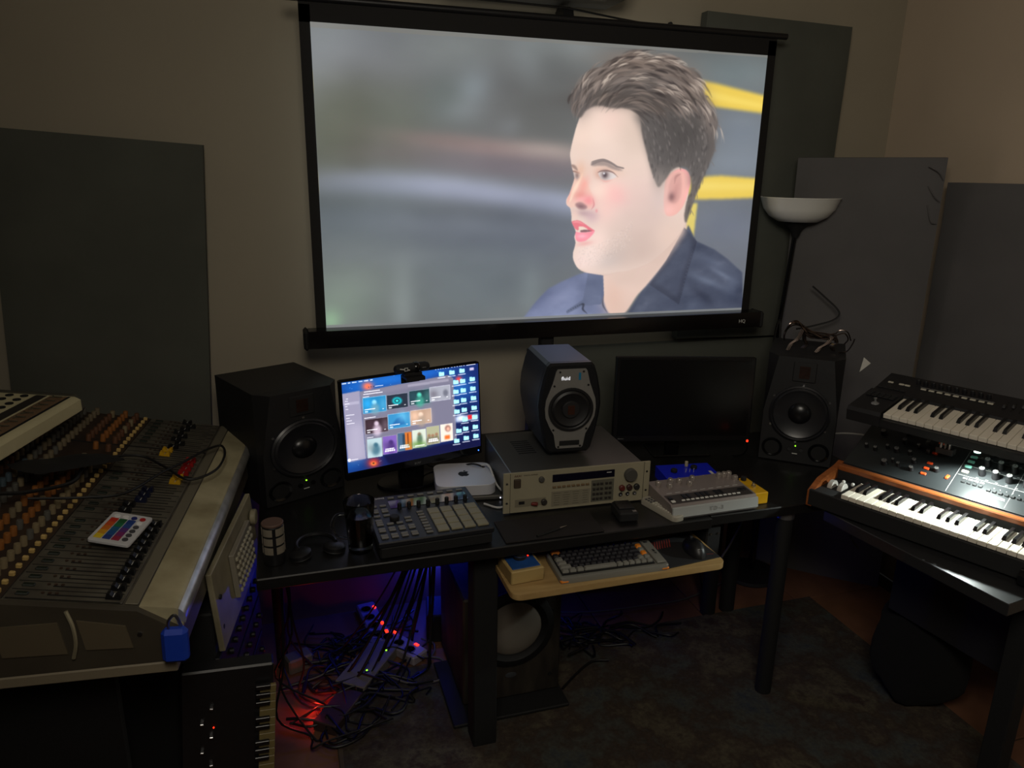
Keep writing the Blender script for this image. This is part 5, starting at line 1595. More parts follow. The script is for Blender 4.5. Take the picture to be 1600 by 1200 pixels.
# -- upper keyboard on its stand
uk = thing('keyboard_controller', 'long black keyboard on the upper tier above the wooden synthesizer', 'keyboard', (1.715, 1.701, 1.055), rot=(R(9), 0, R(-66)))
piano(uk, 19, 3, KW, 0.140, 0.010)
UL = 19 * KW
ob('body', MB().prism([(-0.012, -0.030), (-0.012, -0.006), (0.005, -0.004), (0.143, -0.004), (0.150, 0.014), (0.285, 0.026), (0.300, 0.010), (0.300, -0.030)], -0.10, UL + 0.05, 'x').mesh('body', mat('controller_body', (24, 24, 27), 0.42)), uk)
ob('left_block', MB().prism([(-0.016, -0.030), (-0.016, 0.004), (-0.008, 0.014), (0.15, 0.018), (0.150, -0.030)], -0.104, -0.004, 'x').mesh('left_block', mat('controller_body', (24, 24, 27), 0.42)), uk)
ob('joystick', MB().lathe([(0.012, 0), (0.010, 0.003), (0.003, 0.006), (0.003, 0.016), (0.005, 0.018), (0.001, 0.020)], 16).mesh('joystick', mat('stick_grey', (110, 110, 110), 0.4)), uk, (-0.045, 0.045, 0.016))
tt = math.atan2(.012, .135)


def on_uk(x, y, dz=0.0):
    return (x, y, 0.014 + (y - 0.150) * math.tan(tt) + dz)


sb = MB().box((0, 0, 0), (0.016, 0.0075, 0.004), 0.001).mesh('light_button', mat('button_pale', (180, 176, 160), 0.5))
for x in (-0.072, -0.038, -0.020):
    ob('light_button', sb, uk, on_uk(x, 0.215, 0.003), (tt, 0, 0))
for k in range(9):
    ob('light_button', sb, uk, on_uk(0.030 + 0.0235 * k, 0.212, 0.003), (tt, 0, 0))
db = MB().box((0, 0, 0), (0.015, 0.008, 0.004), 0.001).mesh('dark_button', m_matte)
for i in range(5):
    for j in range(4):
        ob('dark_button', db, uk, (-0.088 + 0.0175 * i, 0.095 + 0.013 * j, 0.0195) if j < 3 else on_uk(-0.088 + 0.0175 * i, 0.175, 0.002))
ukn = MB().lathe([(0.0075, 0), (0.007, 0.014), (0.006, 0.0155), (0.001, 0.0155)], 16).mesh('knob', m_black)
for k in range(10):
    ob('knob', ukn, uk, on_uk(0.000 + 0.0225 * k, 0.250, 0.0), (tt, 0, 0))
fdm = MB().box((0, 0, 0), (0.010, 0.016, 0.010), 0.002, (.7, .5)).mesh('slider', m_black)
for k in range(8):
    bx('slider_track', uk, on_uk(0.255 + 0.0215 * k, 0.222, 0.0006), (0.003, 0.055, 0.0008), m_dark, 0, (tt, 0, 0))
    ob('slider', fdm, uk, on_uk(0.255 + 0.0215 * k, 0.212 + 0.01 * (k % 3), 0.005), (tt, 0, 0))
bx('panel_line', uk, on_uk(0.12, 0.228, 0.0006), (0.21, 0.0012, 0.0004), m_line, 0, (tt, 0, 0))

ks = thing('keyboard_stand', 'black metal stand posts and arms under the upper keyboard', 'stand', (1.595, 1.693, 0.742), -66)
for x in (0.005, 0.48):
    y0 = 0.49
    pz = ob('post', MB().box((0, 0, 0.148), (0.03, 0.03, 0.296), 0.002).mesh('post', m_matte), ks, (x, y0, 0))
    ob('arm', MB().box((0, -0.16, 0), (0.026, 0.34, 0.014), 0.002).mesh('arm', m_matte), ks, (x, y0, 0.316), (R(9), 0, 0))
bx('cross_bar', ks, (0.2425, 0.49, 0.03), (0.45, 0.02, 0.04), m_matte, 0.002)

# -- lamp clipped beneath the upper keyboard
cl = thing('clip_lamp', 'small bright clip lamp glowing between the two keyboards', 'lamp', (1.893, 1.516, 1.003), -66)
ob('lamp_arm', MB().prism([(-0.014, 0.004), (0.014, 0.004), (0.017, 0.013), (-0.017, 0.013)], -0.012, 0.42, 'x').mesh('lamp_arm', mat('lamp_grey', (120, 118, 108), 0.5)), cl)
ob('bulb', MB().lathe([(0.001, 0), (0.008, 0.002), (0.0115, 0.009), (0.011, 0.016), (0.006, 0.020)], 18).mesh('bulb', glow('bulb_white', (235, 255, 245), 14.0)), cl, (0.0, 0, -0.014))
ob('light_strip', MB().box((0.11, 0, 0.001), (0.19, 0.020, 0.004)).mesh('light_strip', glow('strip_white', (225, 250, 240), 3.0)), cl)
bx('clamp', cl, (0.13, 0.0, 0.022), (0.05, 0.036, 0.022), m_matte, 0.003)
lamp('clip_lamp_beam', 'SPOT', (1.897, 1.508, 0.984), 11.0, (0.90, 1.0, 0.95), 0.012, target=(1.84, 1.46, 0.74), spot=150, blend=0.35)
pb = thing('usb_sticks', 'three small bright metal-edged adapters plugged in behind the lower synthesizer', 'adapters', (1.925, 1.665, 0.962), -66)
for k in range(3):
    bx('adapter', pb, (0.012 * k, 0, 0.0), (0.006, 0.012, 0.028), (m_steel, m_kn, m_steel)[k], 0.001)
bx('adapter_holder', pb, (0.012, 0.008, -0.022), (0.05, 0.03, 0.02), m_matte, 0.002)

# -- device on the table corner
ti = thing('table_device', 'shiny dark gadget with a bright angular top at the table corner', 'device', (1.775, 1.205, DZ), -66)
ob('device_body', MB().prism([(0, 0.008), (0.0, 0.032), (0.02, 0.044), (0.09, 0.044), (0.09, 0.006), (0.012, 0.0)], -0.03, 0.10, 'x').mesh('device_body', m_gloss), ti)
bx('device_top', ti, (0.035, 0.052, 0.045), (0.118, 0.066, 0.003), mat('device_silver', (150, 160, 176), 0.15, 0.9), 0.001)
ob('dial', MB().cyl((0, 0, 0), 0.012, 0.003, 20).mesh('dial', m_gloss), ti, (0.02, 0.045, 0.046))

# ------------------------------------------------------------------ mixing console
MZ = 0.86
mx_ = thing('mixing_console', 'large worn beige mixing console with rows of knobs along the left', 'mixing console', (-0.229, 1.40, 0.117), -6)
mx_.scale = (0.933, 0.933, 0.933)
m_con = mat('console_beige', (150, 143, 118), 0.5, rgb2=(112, 104, 82), scale=7, contrast=.35, bump=.03)
m_arm = mat('armrest_cream', (184, 175, 142), 0.38, rgb2=(140, 130, 100), scale=9, contrast=.3)
m_strip = mat('fader_panel', (96, 92, 80), 0.5, rgb2=(66, 60, 52), scale=14, contrast=.3)
m_knobp = mat('knob_panel', (60, 44, 32), 0.6, rgb2=(42, 32, 26), scale=12)
LEN = 1.14
# end profile (x, z): rounded armrest at right
arm = [(0.0 + 0.0, MZ - 0.030)] + [(-0.026 + 0.026 * math.cos(R(a)), MZ - 0.028 + 0.028 * math.sin(R(a))) for a in range(0, 91, 15)] + [(-0.085, MZ + 0.010), (-0.085, MZ - 0.09), (-0.008, MZ - 0.06)]
ob('armrest', MB().prism([(x, z) for x, z in arm], 0.004, LEN, 'y').mesh('armrest', m_arm), mx_)
ob('armrest_highlight', MB().prism([(0.0035 + -0.026 + 0.026 * math.cos(R(a)), MZ - 0.028 + 0.0285 * math.sin(R(a))) for a in range(-20, 62, 10)] + [(-0.012, MZ - 0.03)], 0.003, LEN + .001, 'y').mesh('armrest_highlight', mat('highlight_metal', (226, 224, 218), 0.3, 0.75, var=.3, scale=20)), mx_)  # pale metallic strip added for the bright highlight along the armrest
TILT = math.atan(0.17)
zt = lambda x: MZ + 0.010 + (-x - 0.085) * 0.17


side = [(-1.05, zt(-1.05)), (-1.05, 0.72), (-0.012, 0.742), (-0.010, MZ - 0.045), (-0.085, zt(-0.085) - 0.002)]
ob('end_panel', MB().prism(side, -0.012, 0.006, 'y').mesh('end_panel', mat('end_panel_olive', (74, 68, 56), 0.5, rgb2=(52, 46, 38), scale=4, contrast=.2)), mx_)
for q, (x0, x1) in enumerate(((-0.19, -0.10), (-0.345, -0.225))):
    ob('end_plate', MB().prism([(x0, 0.79), (x0 - .01, 0.80 + .06), (x1 - .01, zt(x1) - .035), (x1, 0.785)][::-1], -0.0150, -0.012, 'y').mesh('end_plate', mat('end_plate_tan', (92, 82, 64), 0.55)), mx_)
ob('cable_clip', MB().tube(smooth_path([(-0.215, -0.016, 0.885), (-0.205, -0.020, 0.85), (-0.205, -0.020, 0.81), (-0.215, -0.016, 0.775)], 5), 0.004, 6).mesh('cable_clip', m_con), mx_)
ob('end_screw', MB().cyl((-0.085, -0.012, 0.815), 0.005, 0.003, 10, 'y').mesh('end_screw', m_steel), mx_)
bx('base_strip', mx_, (-0.53, 0.0, 0.730), (1.02, 0.030, 0.026), mat('strip_pale', (128, 118, 98), 0.5), 0.003)
ob('chassis', MB().prism([(-1.05, zt(-1.05) - .003), (-1.05, 0.72), (-0.012, 0.742), (-0.012, MZ - 0.06), (-0.086, MZ - 0.06), (-0.086, zt(-0.086) - .003)], 0.006, LEN, 'y').mesh('chassis', m_strip), mx_)


def on_mx(x, y, dz=0.0):
    return (x, y, zt(x) + dz)


def plate(name, x0, x1, y0, y1, m_, th=0.003, dz=0.0):
    return bx(name, mx_, on_mx((x0 + x1) / 2, (y0 + y1) / 2, dz), (math.hypot(x1 - x0, (x1 - x0) * .17), y1 - y0, th), m_, 0.0008, (0, TILT, 0))


plate('fader_panel', -0.335, -0.118, 0.010, LEN - 0.005, m_strip)
plate('edge_strip', -0.113, -0.088, 0.010, LEN - 0.005, mat('edge_strip_grey', (108, 102, 86), .5))
plate('knob_panel', -1.04, -0.338, 0.010, LEN - 0.005, m_knobp)
NS, PT = 34, 0.0330
m_slot = mat('slot_dark', (18, 15, 12), 0.8)
KC = [mat('knobcap_%d' % i, c, 0.55) for i, c in enumerate(((126, 112, 84), (140, 86, 36), (86, 84, 78), (70, 84, 92), (96, 62, 40), (112, 100, 78)))]
knob_me = [MB().lathe([(0.0082, 0), (0.0076, 0.019), (0.0066, 0.0225), (0.001, 0.023)], 12).mesh('knob', m_) for m_ in KC]
yb_me = MB().box((0, 0, 0), (0.012, 0.009, 0.011), 0.002).mesh('cream_button', mat('cap_straw', (190, 160, 96), 0.5))
mut_me = MB().box((0, 0, 0), (0.024, 0.012, 0.005), 0.002).mesh('channel_button', mat('channel_button_green', (26, 34, 26), 0.45))
slot_me = MB().box((0, 0, 0), (0.125, 0.0035, 0.001), 0).mesh('fader_slot', m_slot)
sep_me = MB().box((0, 0, 0), (0.212, 0.0014, 0.001), 0).mesh('strip_seam', m_slot)


def fader_mesh(m_):
    M = MB()
    # saddle-shaped cap: two raised ends and a low waist, pointer line across
    M.prism([(-0.015, 0), (0.015, 0), (0.013, 0.013), (0.007, 0.0125), (0.0012, 0.006), (-0.0012, 0.006), (-0.007, 0.0125), (-0.013, 0.013)], -0.0075, 0.0075, 'y')
    return M.mesh('fader_cap', m_)


m_fcap = {k: fader_mesh(mat('fader_' + k, c, 0.4)) for k, c in (('black', (16, 15, 16)), ('blue', (22, 26, 52)), ('red', (150, 22, 24)), ('yellow', (206, 158, 24)))}
line_me = MB().box((0, 0, 0), (0.0012, 0.014, 0.0006)).mesh('cap_line', m_print)
dot_me = MB().cyl((0, 0, 0), 0.0035, 0.002, 10).mesh('channel_light', mat('light_brown', (62, 44, 34), 0.5))
for k in range(NS):
    y = 0.026 + PT * k
    ob('strip_seam', sep_me, mx_, on_mx(-0.2265, y - PT / 2, 0.0020), (0, TILT, 0))
    ob('fader_slot', slot_me, mx_, on_mx(-0.200, y, 0.0020), (0, TILT, 0))
    if k < 20:
        typ, x = 'black', -0.138
        if k in (12, 13): typ, x = 'black', -0.225
        if k in (14, 15, 16): typ, x = 'blue', -0.205
        if k >= 17: typ, x = 'yellow', -0.150
        if k == 11: continue
    elif k < 26:
        typ, x = ('red', -0.142) if k < 24 else ('yellow', -0.222)
    else:
        typ, x = 'black', -0.225 + 0.006 * ((k * 7) % 5)
    if k in (17,):
        continue
    fc = ob('fader_cap', m_fcap[typ], mx_, on_mx(x, y, 0.003), (0, TILT, 0))
    ob('cap_line', line_me, fc, (0, 0, 0.0063))
    if k < 20 or k > 26:
        ob('channel_button', mut_me, mx_, on_mx(-0.307, y, 0.003), (0, TILT, 0))
    for q in range(3):
        ob('channel_light', dot_me, mx_, on_mx(-0.272 + 0.013 * q, y + 0.006, 0.0015), (0, TILT, 0))
rk_ = random.Random(11)
for k in range(NS):
    y = 0.026 + PT * k
    ob('cream_button', yb_me, mx_, on_mx(-0.350, y, 0.006), (0, TILT, 0))
    for c_ in range(7):
        if 20 <= k < 26 and c_ in (0, 1, 2) and rk_.random() < .7:
            continue
        x = -0.378 - 0.037 * c_ - (0.012 if c_ > 2 else 0)
        idx = (0, 1, 1, 2, 3, 4, 0)[c_] if k < 20 else (4, 1, 4, 5, 2, 5, 0)[c_]
        if rk_.random() < .12:
            idx = rk_.choice((0, 2, 5))
        ob('knob', knob_me[idx], mx_, on_mx(x, y + (0.006 if c_ % 2 else -0.004), 0.001), (0, TILT, 0))
for q, y in enumerate((20, 26)):
    bx('module_gap', mx_, on_mx(-0.45, 0.026 + PT * (y - .5), 0.0025), (0.68, 0.004, 0.003), m_slot, 0, (0, TILT, 0))
for x, y, c_ in ((-0.05, 0.0, 0),):
    pass
ml = mx_
for x, y in ((-0.55, 0.1), (-0.95, 0.1), (-0.55, 1.05), (-0.95, 1.05)):
    ob('leg', MB().box((0, 0, 0.2975), (0.06, 0.06, 0.845), 0.004).mesh('leg', m_matte), mx_, (x, y, 0))
bx('shade_sheet', mx_, (-0.62, 0.12, 0.2975), (0.86, 0.02, 0.84), mat('shade_sheet_dark', (6, 4, 4), 0.9, var=.2, scale=6), 0.002)  # near-black sheet added for the shade in the open space under the console

# blue tape hanging at the armrest corner
bt = tag(bx('blue_strap', None, (-0.2444, 1.3715, 0.859), (0.048, 0.026, 0.073), mat('strap_blue', (14, 56, 170), 0.6), 0.008, (0, R(2), R(-6))), 'blue strap hanging at the near corner of the console armrest', 'strap')
ob('strap_loop', MB().tube(smooth_path([(-0.01, -0.002, 0.035), (-0.008, -0.006, 0.056), (0.004, -0.004, 0.066), (0.012, 0.004, 0.036)], 5), 0.003, 6).mesh('strap_loop', m_steel), bt)

# colour remote card on the faders
rc = thing('lighting_remote', 'small white remote card with rainbow buttons lying on the console faders', 'remote control', (-0.3779, 1.6682, 0.9737), rot=(R(4), R(10), R(-16)))
ob('card_body', MB().prism(rrect(0.088, 0.118, 0.006, 3), 0, 0.006, 'z', inset=0.001).mesh('card_body', mat('card_white', (196, 196, 198), 0.4)), rc)
cols = [[(225, 225, 225), (225, 225, 225), (30, 40, 110), (170, 30, 30)], [(190, 50, 30), (30, 90, 50), (30, 60, 130), (230, 230, 230)], [(200, 80, 30), (30, 110, 70), (40, 70, 140), (70, 70, 74)],
        [(205, 110, 30), (30, 90, 130), (90, 50, 120), (70, 70, 74)], [(210, 150, 30), (30, 80, 140), (120, 40, 100), (70, 70, 74)], [(220, 190, 40), (40, 60, 130), (150, 40, 70), (70, 70, 74)]]
for j, row in enumerate(cols):
    for i, c_ in enumerate(row):
        mm_ = mat('remote_%d_%d_%d' % c_, c_, 0.5)
        if i == 3 or j == 0:
            ob('round_button', MB().cyl((0, 0, 0), 0.0062, 0.002, 14).mesh('round_button', mm_), rc, (-0.028 + 0.0187 * i, 0.042 - 0.0165 * j, 0.006))
        else:
            bx('colour_button', rc, (-0.028 + 0.0187 * i, 0.042 - 0.0165 * j, 0.0068), (0.0165, 0.0150, 0.002), mm_, 0.0005)

# dark pouch and cables on the knobs
pch = MB()
nx, ny = 12, 8
vs, fs = [], []
for s_ in (0, 1):
    for j in range(ny + 1):
        for i in range(nx + 1):
            u, v = i / nx * 2 - 1, j / ny * 2 - 1
            e = max(0, 1 - max(abs(u), abs(v)) ** 3)
            vs.append((u * 0.12 * (1 - .1 * v * v), v * 0.070 * (1 - .15 * u), (0.012 * e + .003 * math.sin(7 * u) * e) * (1 if s_ else -.1)))
    n0 = s_ * (nx + 1) * (ny + 1)
    for j in range(ny):
        for i in range(nx):
            a = n0 + j * (nx + 1) + i
            fs.append((a, a + 1, a + nx + 2, a + nx + 1))
pc_ = ob('cloth_pouch', pch.add(vs, fs).mesh('cloth_pouch', m_matte, angle=80), None, (-0.5365, 1.9593, 1.0363), (R(-4), R(10), R(40)))
tag(pc_, 'flat black pouch lying over the console knobs', 'pouch')
for lab, pts, r_ in (('thin black cable looped across the console faders onto the red caps',
                      [(-0.5785, 1.7727, 1.0269), (-0.4665, 1.7914, 1.0083), (-0.3919, 1.8194, 0.9989), (-0.3359, 1.9593, 0.9849), (-0.2892, 2.0713, 0.9709), (-0.2426, 2.1739, 0.9616), (-0.2053, 2.2112, 0.9569), (-0.1913, 2.1272, 0.9569), (-0.2099, 2.0153, 0.9569), (-0.2706, 1.9593, 0.9616), (-0.3359, 2.0246, 0.9803), (-0.4012, 2.0713, 0.9989), (-0.4852, 2.0153, 1.0223)], 0.0035),
                     ('black cable running along the near knobs of the console',
                      [(-0.8863, 1.6048, 1.0782), (-0.7464, 1.7167, 1.0596), (-0.6531, 1.7727, 1.0456), (-0.5878, 1.8007, 1.0316), (-0.5132, 1.8567, 1.0223), (-0.5038, 1.9313, 1.0269)], 0.005)):
    tag(ob('cable', MB().tube(smooth_path(pts, 6), r_).mesh('cable', m_cable)), lab, 'cable')

# ------------------------------------------------------------------ second mixer above the console's left side
um = thing('small_mixer', 'cream slab mixer raised over the rear left of the console', 'mixer', (-0.573, 2.275, 1.12), -14)
um.scale = (0.875, 0.875, 0.875)
m_cream = mat('slab_cream', (214, 205, 165), 0.45, var=.12, scale=6)
ob('slab_body', MB().prism([(0.0, -0.004), (-0.008, 0.0), (-0.50, 0.030), (-0.50, -0.05), (-0.0, -0.052), (0.010, -0.045), (0.010, -0.010)], -1.0, -0.012, 'y').mesh('slab_body', m_cream), um)
ob('end_cheek', MB().prism([(0.006, -0.008), (-0.010, 0.006), (-0.50, 0.036), (-0.50, -0.06), (0.004, -0.058), (0.014, -0.040)], -0.012, 0.0, 'y').mesh('end_cheek', mat('cheek_grey', (70, 68, 60), 0.6)), um)
st2 = math.atan(0.030 / 0.492)
on_um = lambda x, y, dz=0.0: (x, y, -x * 0.061 - 0.0005 + dz)
bx('label_strip', um, on_um(-0.052, -0.5, 0.001), (0.052, 0.96, 0.001), mat('strip_tan', (122, 96, 70), 0.6), 0, (0, st2, 0))
bx('label_strip', um, on_um(-0.020, -0.5, 0.001), (0.008, 0.96, 0.001), m_matte, 0, (0, st2, 0))
bx('label_strip', um, on_um(-0.105, -0.5, 0.001), (0.034, 0.96, 0.001), mat('strip_dark2', (44, 40, 38), 0.6), 0, (0, st2, 0))
hook_me = MB().tube(smooth_path([(0.014, 0.006, 0), (0.004, 0.0, 0.002), (-0.008, 0.002, 0.001), (-0.016, 0.012, 0)], 4), 0.0022, 6)
hook_me.tube(smooth_path([(-0.006, 0.0, 0.001), (-0.014, -0.010, 0)], 3), 0.0022, 6)
hook_me = hook_me.mesh('hook_mark', mat('mark_olive', (70, 66, 50), 0.6))
jk_me = MB().lathe([(0.0115, 0), (0.0115, 0.003), (0.007, 0.003), (0.006, 0.0005)], 14).mesh('jack_socket', m_matte)
for k in range(24):
    ob('hook_mark', hook_me, um, on_um(-0.052, -0.035 - 0.040 * k, 0.0025), (0, st2, 0))
    for c_ in range(3):
        ob('jack_socket', jk_me, um, on_um(-0.150 - 0.045 * c_, -0.035 - 0.040 * k, 0.0), (0, st2, 0))
for y in (-0.12, -0.85):
    ob('post', MB().box((-0.30, y, -0.085), (0.04, 0.04, 0.09), 0.002).mesh('post', m_matte), um)

# ------------------------------------------------------------------ rack and upright keyboard at the console's right end
rk0 = thing('equipment_rack', 'dark equipment rack under the right edge of the mixing console', 'rack', (-0.190, 1.64, 0.0), -9)
bx('rack_frame', rk0, (-0.20, 0.22, 0.375), (0.36, 0.44, 0.745), m_matte, 0.004)
bg_ = bx('beige_faceplate', rk0, (-0.010, 0.22, 0.750), (0.014, 0.45, 0.205), m_con, 0.002, (0, R(-4), 0))
kp = bx('keypad_block', rk0, (0.004, 0.24, 0.760), (0.014, 0.20, 0.12), mat('keypad_grey', (128, 122, 108), 0.5), 0.002, (0, R(-4), 0))
pb_me = MB().box((0, 0, 0), (0.007, 0.012, 0.010), 0.002).mesh('keypad_button', mat('keypad_cap', (176, 170, 150), 0.4, .2))
for i in range(8):
    for j in range(5):
        ob('keypad_button', pb_me, kp, (0.009, -0.084 + 0.024 * i, -0.045 + 0.0215 * j))
ob('jog_knob', MB().cyl((0, 0, 0), 0.022, 0.016, 22, 'x', b=.003).mesh('jog_knob', m_con), rk0, (-0.003, 0.40, 0.80))
for z in (0.62, 0.70):
    ob('screw', MB().cyl((0, 0, 0), 0.006, 0.004, 10, 'x').mesh('screw', m_dark), rk0, (-0.003, 0.020, z + 0.08))
for j in range(4):
    unit = bx('rack_module', rk0, (-0.015, 0.22, 0.58 - 0.115 * j), (0.012, 0.46, 0.105), m_black, 0.002)
    for i in range(9):
        ob('module_knob', MB().cyl((0, 0, 0), 0.008, 0.012, 12, 'x', b=.002).mesh('module_knob', m_black), unit, (0.006, -0.19 + 0.047 * i, 0.012))
ob('status_light', MB().cyl((0, 0, 0), 0.002, 0.002, 8, 'x').mesh('status_light', g_red), rk0, (-0.008, 0.05, 0.40))

vk = thing('upright_keyboard', 'black keyboard standing on its end beside the rack under the console', 'keyboard', (-0.235, 1.575, 0.0), rot=(R(-1.0), R(5.0), R(3)))
bx('body', vk, (0, 0.0, 0.33), (0.20, 0.045, 0.64), m_black, 0.004)
vw = MB().box((0, 0, 0), (0.036, 0.010, 0.0205), 0.001).mesh('white_key', mat('key_yellowed', (120, 106, 66), 0.5))
vb = MB().box((0, 0, 0), (0.032, 0.010, 0.011), 0.001).mesh('black_key', m_key_b)
for k in range(27):
    ob('white_key', vw, vk, (0.088, -0.026, 0.028 + 0.0215 * k))
    if k % 7 not in (2, 6):
        ob('black_key', vb, vk, (0.077, -0.034, 0.039 + 0.0215 * k))
for k in range(14):
    ob('slider', MB().box((0, 0, 0), (0.008, 0.012, 0.005), .001).mesh('slider', m_steel), vk, (-0.055 + 0.02 * (k % 2), -0.026, 0.06 + 0.038 * k), (0, R(rk_.uniform(-20, 20)), 0))
ob('status_light', MB().cyl((0, 0, 0), 0.0018, 0.002, 8, 'y').mesh('status_light', g_red), vk, (-0.03, -0.0225, 0.50))

# ------------------------------------------------------------------ subwoofer under the desk
sb_ = thing('subwoofer', 'wood-veneered subwoofer with a pale cone under the desk', 'subwoofer', (0.655, 2.02, 0.012), 0)
m_bark = mat('veneer_worn', (58, 52, 44), 0.6, rgb2=(20, 17, 15), scale=9, stretch=(2.2, 2.2, .6), contrast=.4, detail=8)
bx('cabinet', sb_, (0, 0.19, 0.215), (0.34, 0.36, 0.40), m_bark, 0.006)
sp = ob('woofer', MB().lathe([(0.142, 0), (0.142, 0.008), (0.132, 0.012), (0.118, 0.014), (0.104, 0.006), (0.096, 0.004)], 44, (0, 0.01, 0.285), 'y').mesh('woofer', m_rubber), sb_)
ob('cone', MB().lathe([(0.098, 0.004), (0.085, 0.010), (0.06, 0.015), (0.03, 0.018), (0.001, 0.019)], 44, (0, 0.01, 0.285), 'y').mesh('cone', mat('cone_grey', (112, 104, 94), 0.5)), sp)
ob('badge', MB().lathe([(0.020, 0), (0.019, 0.002), (0.001, 0.003)], 24, (0, 0, 0), 'y').mesh('badge', mat('badge_silver', (120, 126, 134), .3, .8)), sb_, (-0.005, 0.009, 0.105), scale=(1, 1, .5))
bx('base_plinth', sb_, (-0.02, 0.10, 0.006), (0.40, 0.34, 0.012), m_matte, 0.003)
for z in (0.33, 0.08):
    ob('mounting_screw', MB().lathe([(0.007, 0), (0.007, 0.002), (0.003, 0.002), (0.001, 0.0)], 12, (0.135, 0.01, z), 'y').mesh('mounting_screw', m_dark), sb_)

# ------------------------------------------------------------------ power strips, boxes and lights on the floor
m_strip_w = mat('power_strip_grey', (150, 140, 146), 0.5)


def power_strip(label, loc, rz, n, lit):
    s = thing('power_strip', label, 'power strip', loc, rz)
    ln = 0.06 * n + 0.04
    bx('strip_body', s, (0, 0, 0.020), (0.075, ln, 0.038), m_strip_w, 0.006)
    for k in range(n):
        y = -ln / 2 + 0.05 + 0.06 * k
        so = ob('socket', MB().lathe([(0.022, 0.0), (0.022, 0.002), (0.019, 0.002), (0.018, -0.001)], 18).mesh('socket', mat('socket_grey', (90, 84, 88), 0.5)), s, (-0.008, y, 0.039))
        for q in (-1, 1):
            ob('pin_hole', MB().cyl((0.007 * q, 0, 0.001), 0.0028, 0.001, 8).mesh('pin_hole', m_dark), so)
        if k in lit:
            bx('rocker_light', s, (0.027, y, 0.0405), (0.012, 0.020, 0.005), g_red, 0.002)
    return s


power_strip('pale power strip with red lit switches on the floor nearest the wall', (0.255, 2.585, 0.001), 8, 4, (0, 1, 3))
power_strip('short pale power strip with red lit switches beside the blue glow', (0.335, 2.42, 0.001), 34, 3, (0, 2))
au = thing('audio_interface', 'flat pale box with three green lights among the floor cables', 'audio box', (0.205, 2.33, 0.001), -36)
bx('case', au, (0, 0, 0.022), (0.115, 0.26, 0.042), mat('box_pale', (118, 112, 100), 0.5), 0.003)
for x, y in ((0.03, 0.08), (0.02, -0.045), (-0.002, -0.065)):
    ob('green_light', MB().cyl((0, 0, 0), 0.003, 0.002, 8).mesh('green_light', g_green), au, (x, y, 0.043))
bx('end_panel', au, (0, -0.132, 0.022), (0.105, 0.004, 0.034), m_matte, 0)
rdb = thing('lit_box', 'dark flat box with a red glowing edge among the floor cables', 'box', (0.085, 2.13, 0.001), -36)
bx('case', rdb, (0, 0, 0.020), (0.085, 0.175, 0.038), mat('box_brown', (62, 46, 44), 0.5), 0.003)
bx('red_light_bar', rdb, (-0.045, 0.01, 0.022), (0.003, 0.12, 0.012), glow('glow_red', (255, 24, 10), 6.0), 0)
lamp('red_box_light', 'POINT', (0.01, 2.17, 0.045), 0.22, (1.0, 0.04, 0.02), 0.012)
adp = thing('power_adapter', 'small pale adapter box lying at the left of the cable tangle', 'adapter', (-0.035, 2.42, 0.001), 20)
bx('adapter_case', adp, (0, 0, 0.03), (0.09, 0.06, 0.058), mat('adapter_grey', (112, 108, 100), .5), 0.006)
bx('adapter_pins', adp, (0.05, 0, 0.03), (0.014, 0.02, 0.014), m_steel, 0.002)
hb2 = thing('network_hub', 'dark upright box with a blue light by the wall under the desk', 'network box', (0.50, 2.50, 0.0), -10)
bx('case', hb2, (0, 0, 0.06), (0.10, 0.14, 0.12), m_matte, 0.005)
ob('blue_light', MB().lathe([(0.004, 0), (0.004, 0.003), (0.001, 0.004)], 10, (0, 0, 0), 'y').mesh('blue_light', g_blue), hb2, (-0.03, -0.070, 0.105))
ls2 = thing('led_strip', 'blue glowing light strip fixed under the rear edge of the long desk', 'light strip', (0.42, 2.62, 0.700), 0)
bx('strip_backing', ls2, (0, 0, 0.002), (0.34, 0.012, 0.003), m_matte, 0)
bx('strip_lights', ls2, (0, 0, -0.001), (0.33, 0.008, 0.003), glow('glow_blue', (20, 30, 255), 6.0), 0)
lamp('blue_strip_light', 'AREA', (0.46, 2.62, 0.690), 1.0, (0.02, 0.04, 1.0), 0.30, 0.02, (0.50, 2.75, 0.22))
lamp('hub_blue_light', 'POINT', (0.50, 2.69, 0.22), 1.3, (0.02, 0.04, 1.0), 0.02)

# ------------------------------------------------------------------ cables under the desks
rcb = random.Random(21)


def floor_cable(x0, y0, x1, y1, wob, r_, m_, z0=None, z1=None, n=8):
    pts = []
    if z0:
        pts += [(x0, y0, z0), (x0 + rcb.uniform(-.02, .02), y0 - .01, z0 * .55)]
    for i in range(n):
        t = i / (n - 1)
        zz = 0.012 + rcb.random() * 0.035
        if z0 and i == 0:
            zz = max(0.08, z0 * .25)
        pts.append((x0 + (x1 - x0) * t + rcb.uniform(-wob, wob), y0 + (y1 - y0) * t + rcb.uniform(-wob, wob), zz))
    if z1:
        pts += [(x1, y1, z1 * .4), (x1 + rcb.uniform(-.02, .02), y1, z1)]
    return MB().tube([(x, y, max(z, r_ + .009)) for x, y, z in smooth_path(pts, 5)], r_, 6).mesh('cable', m_)


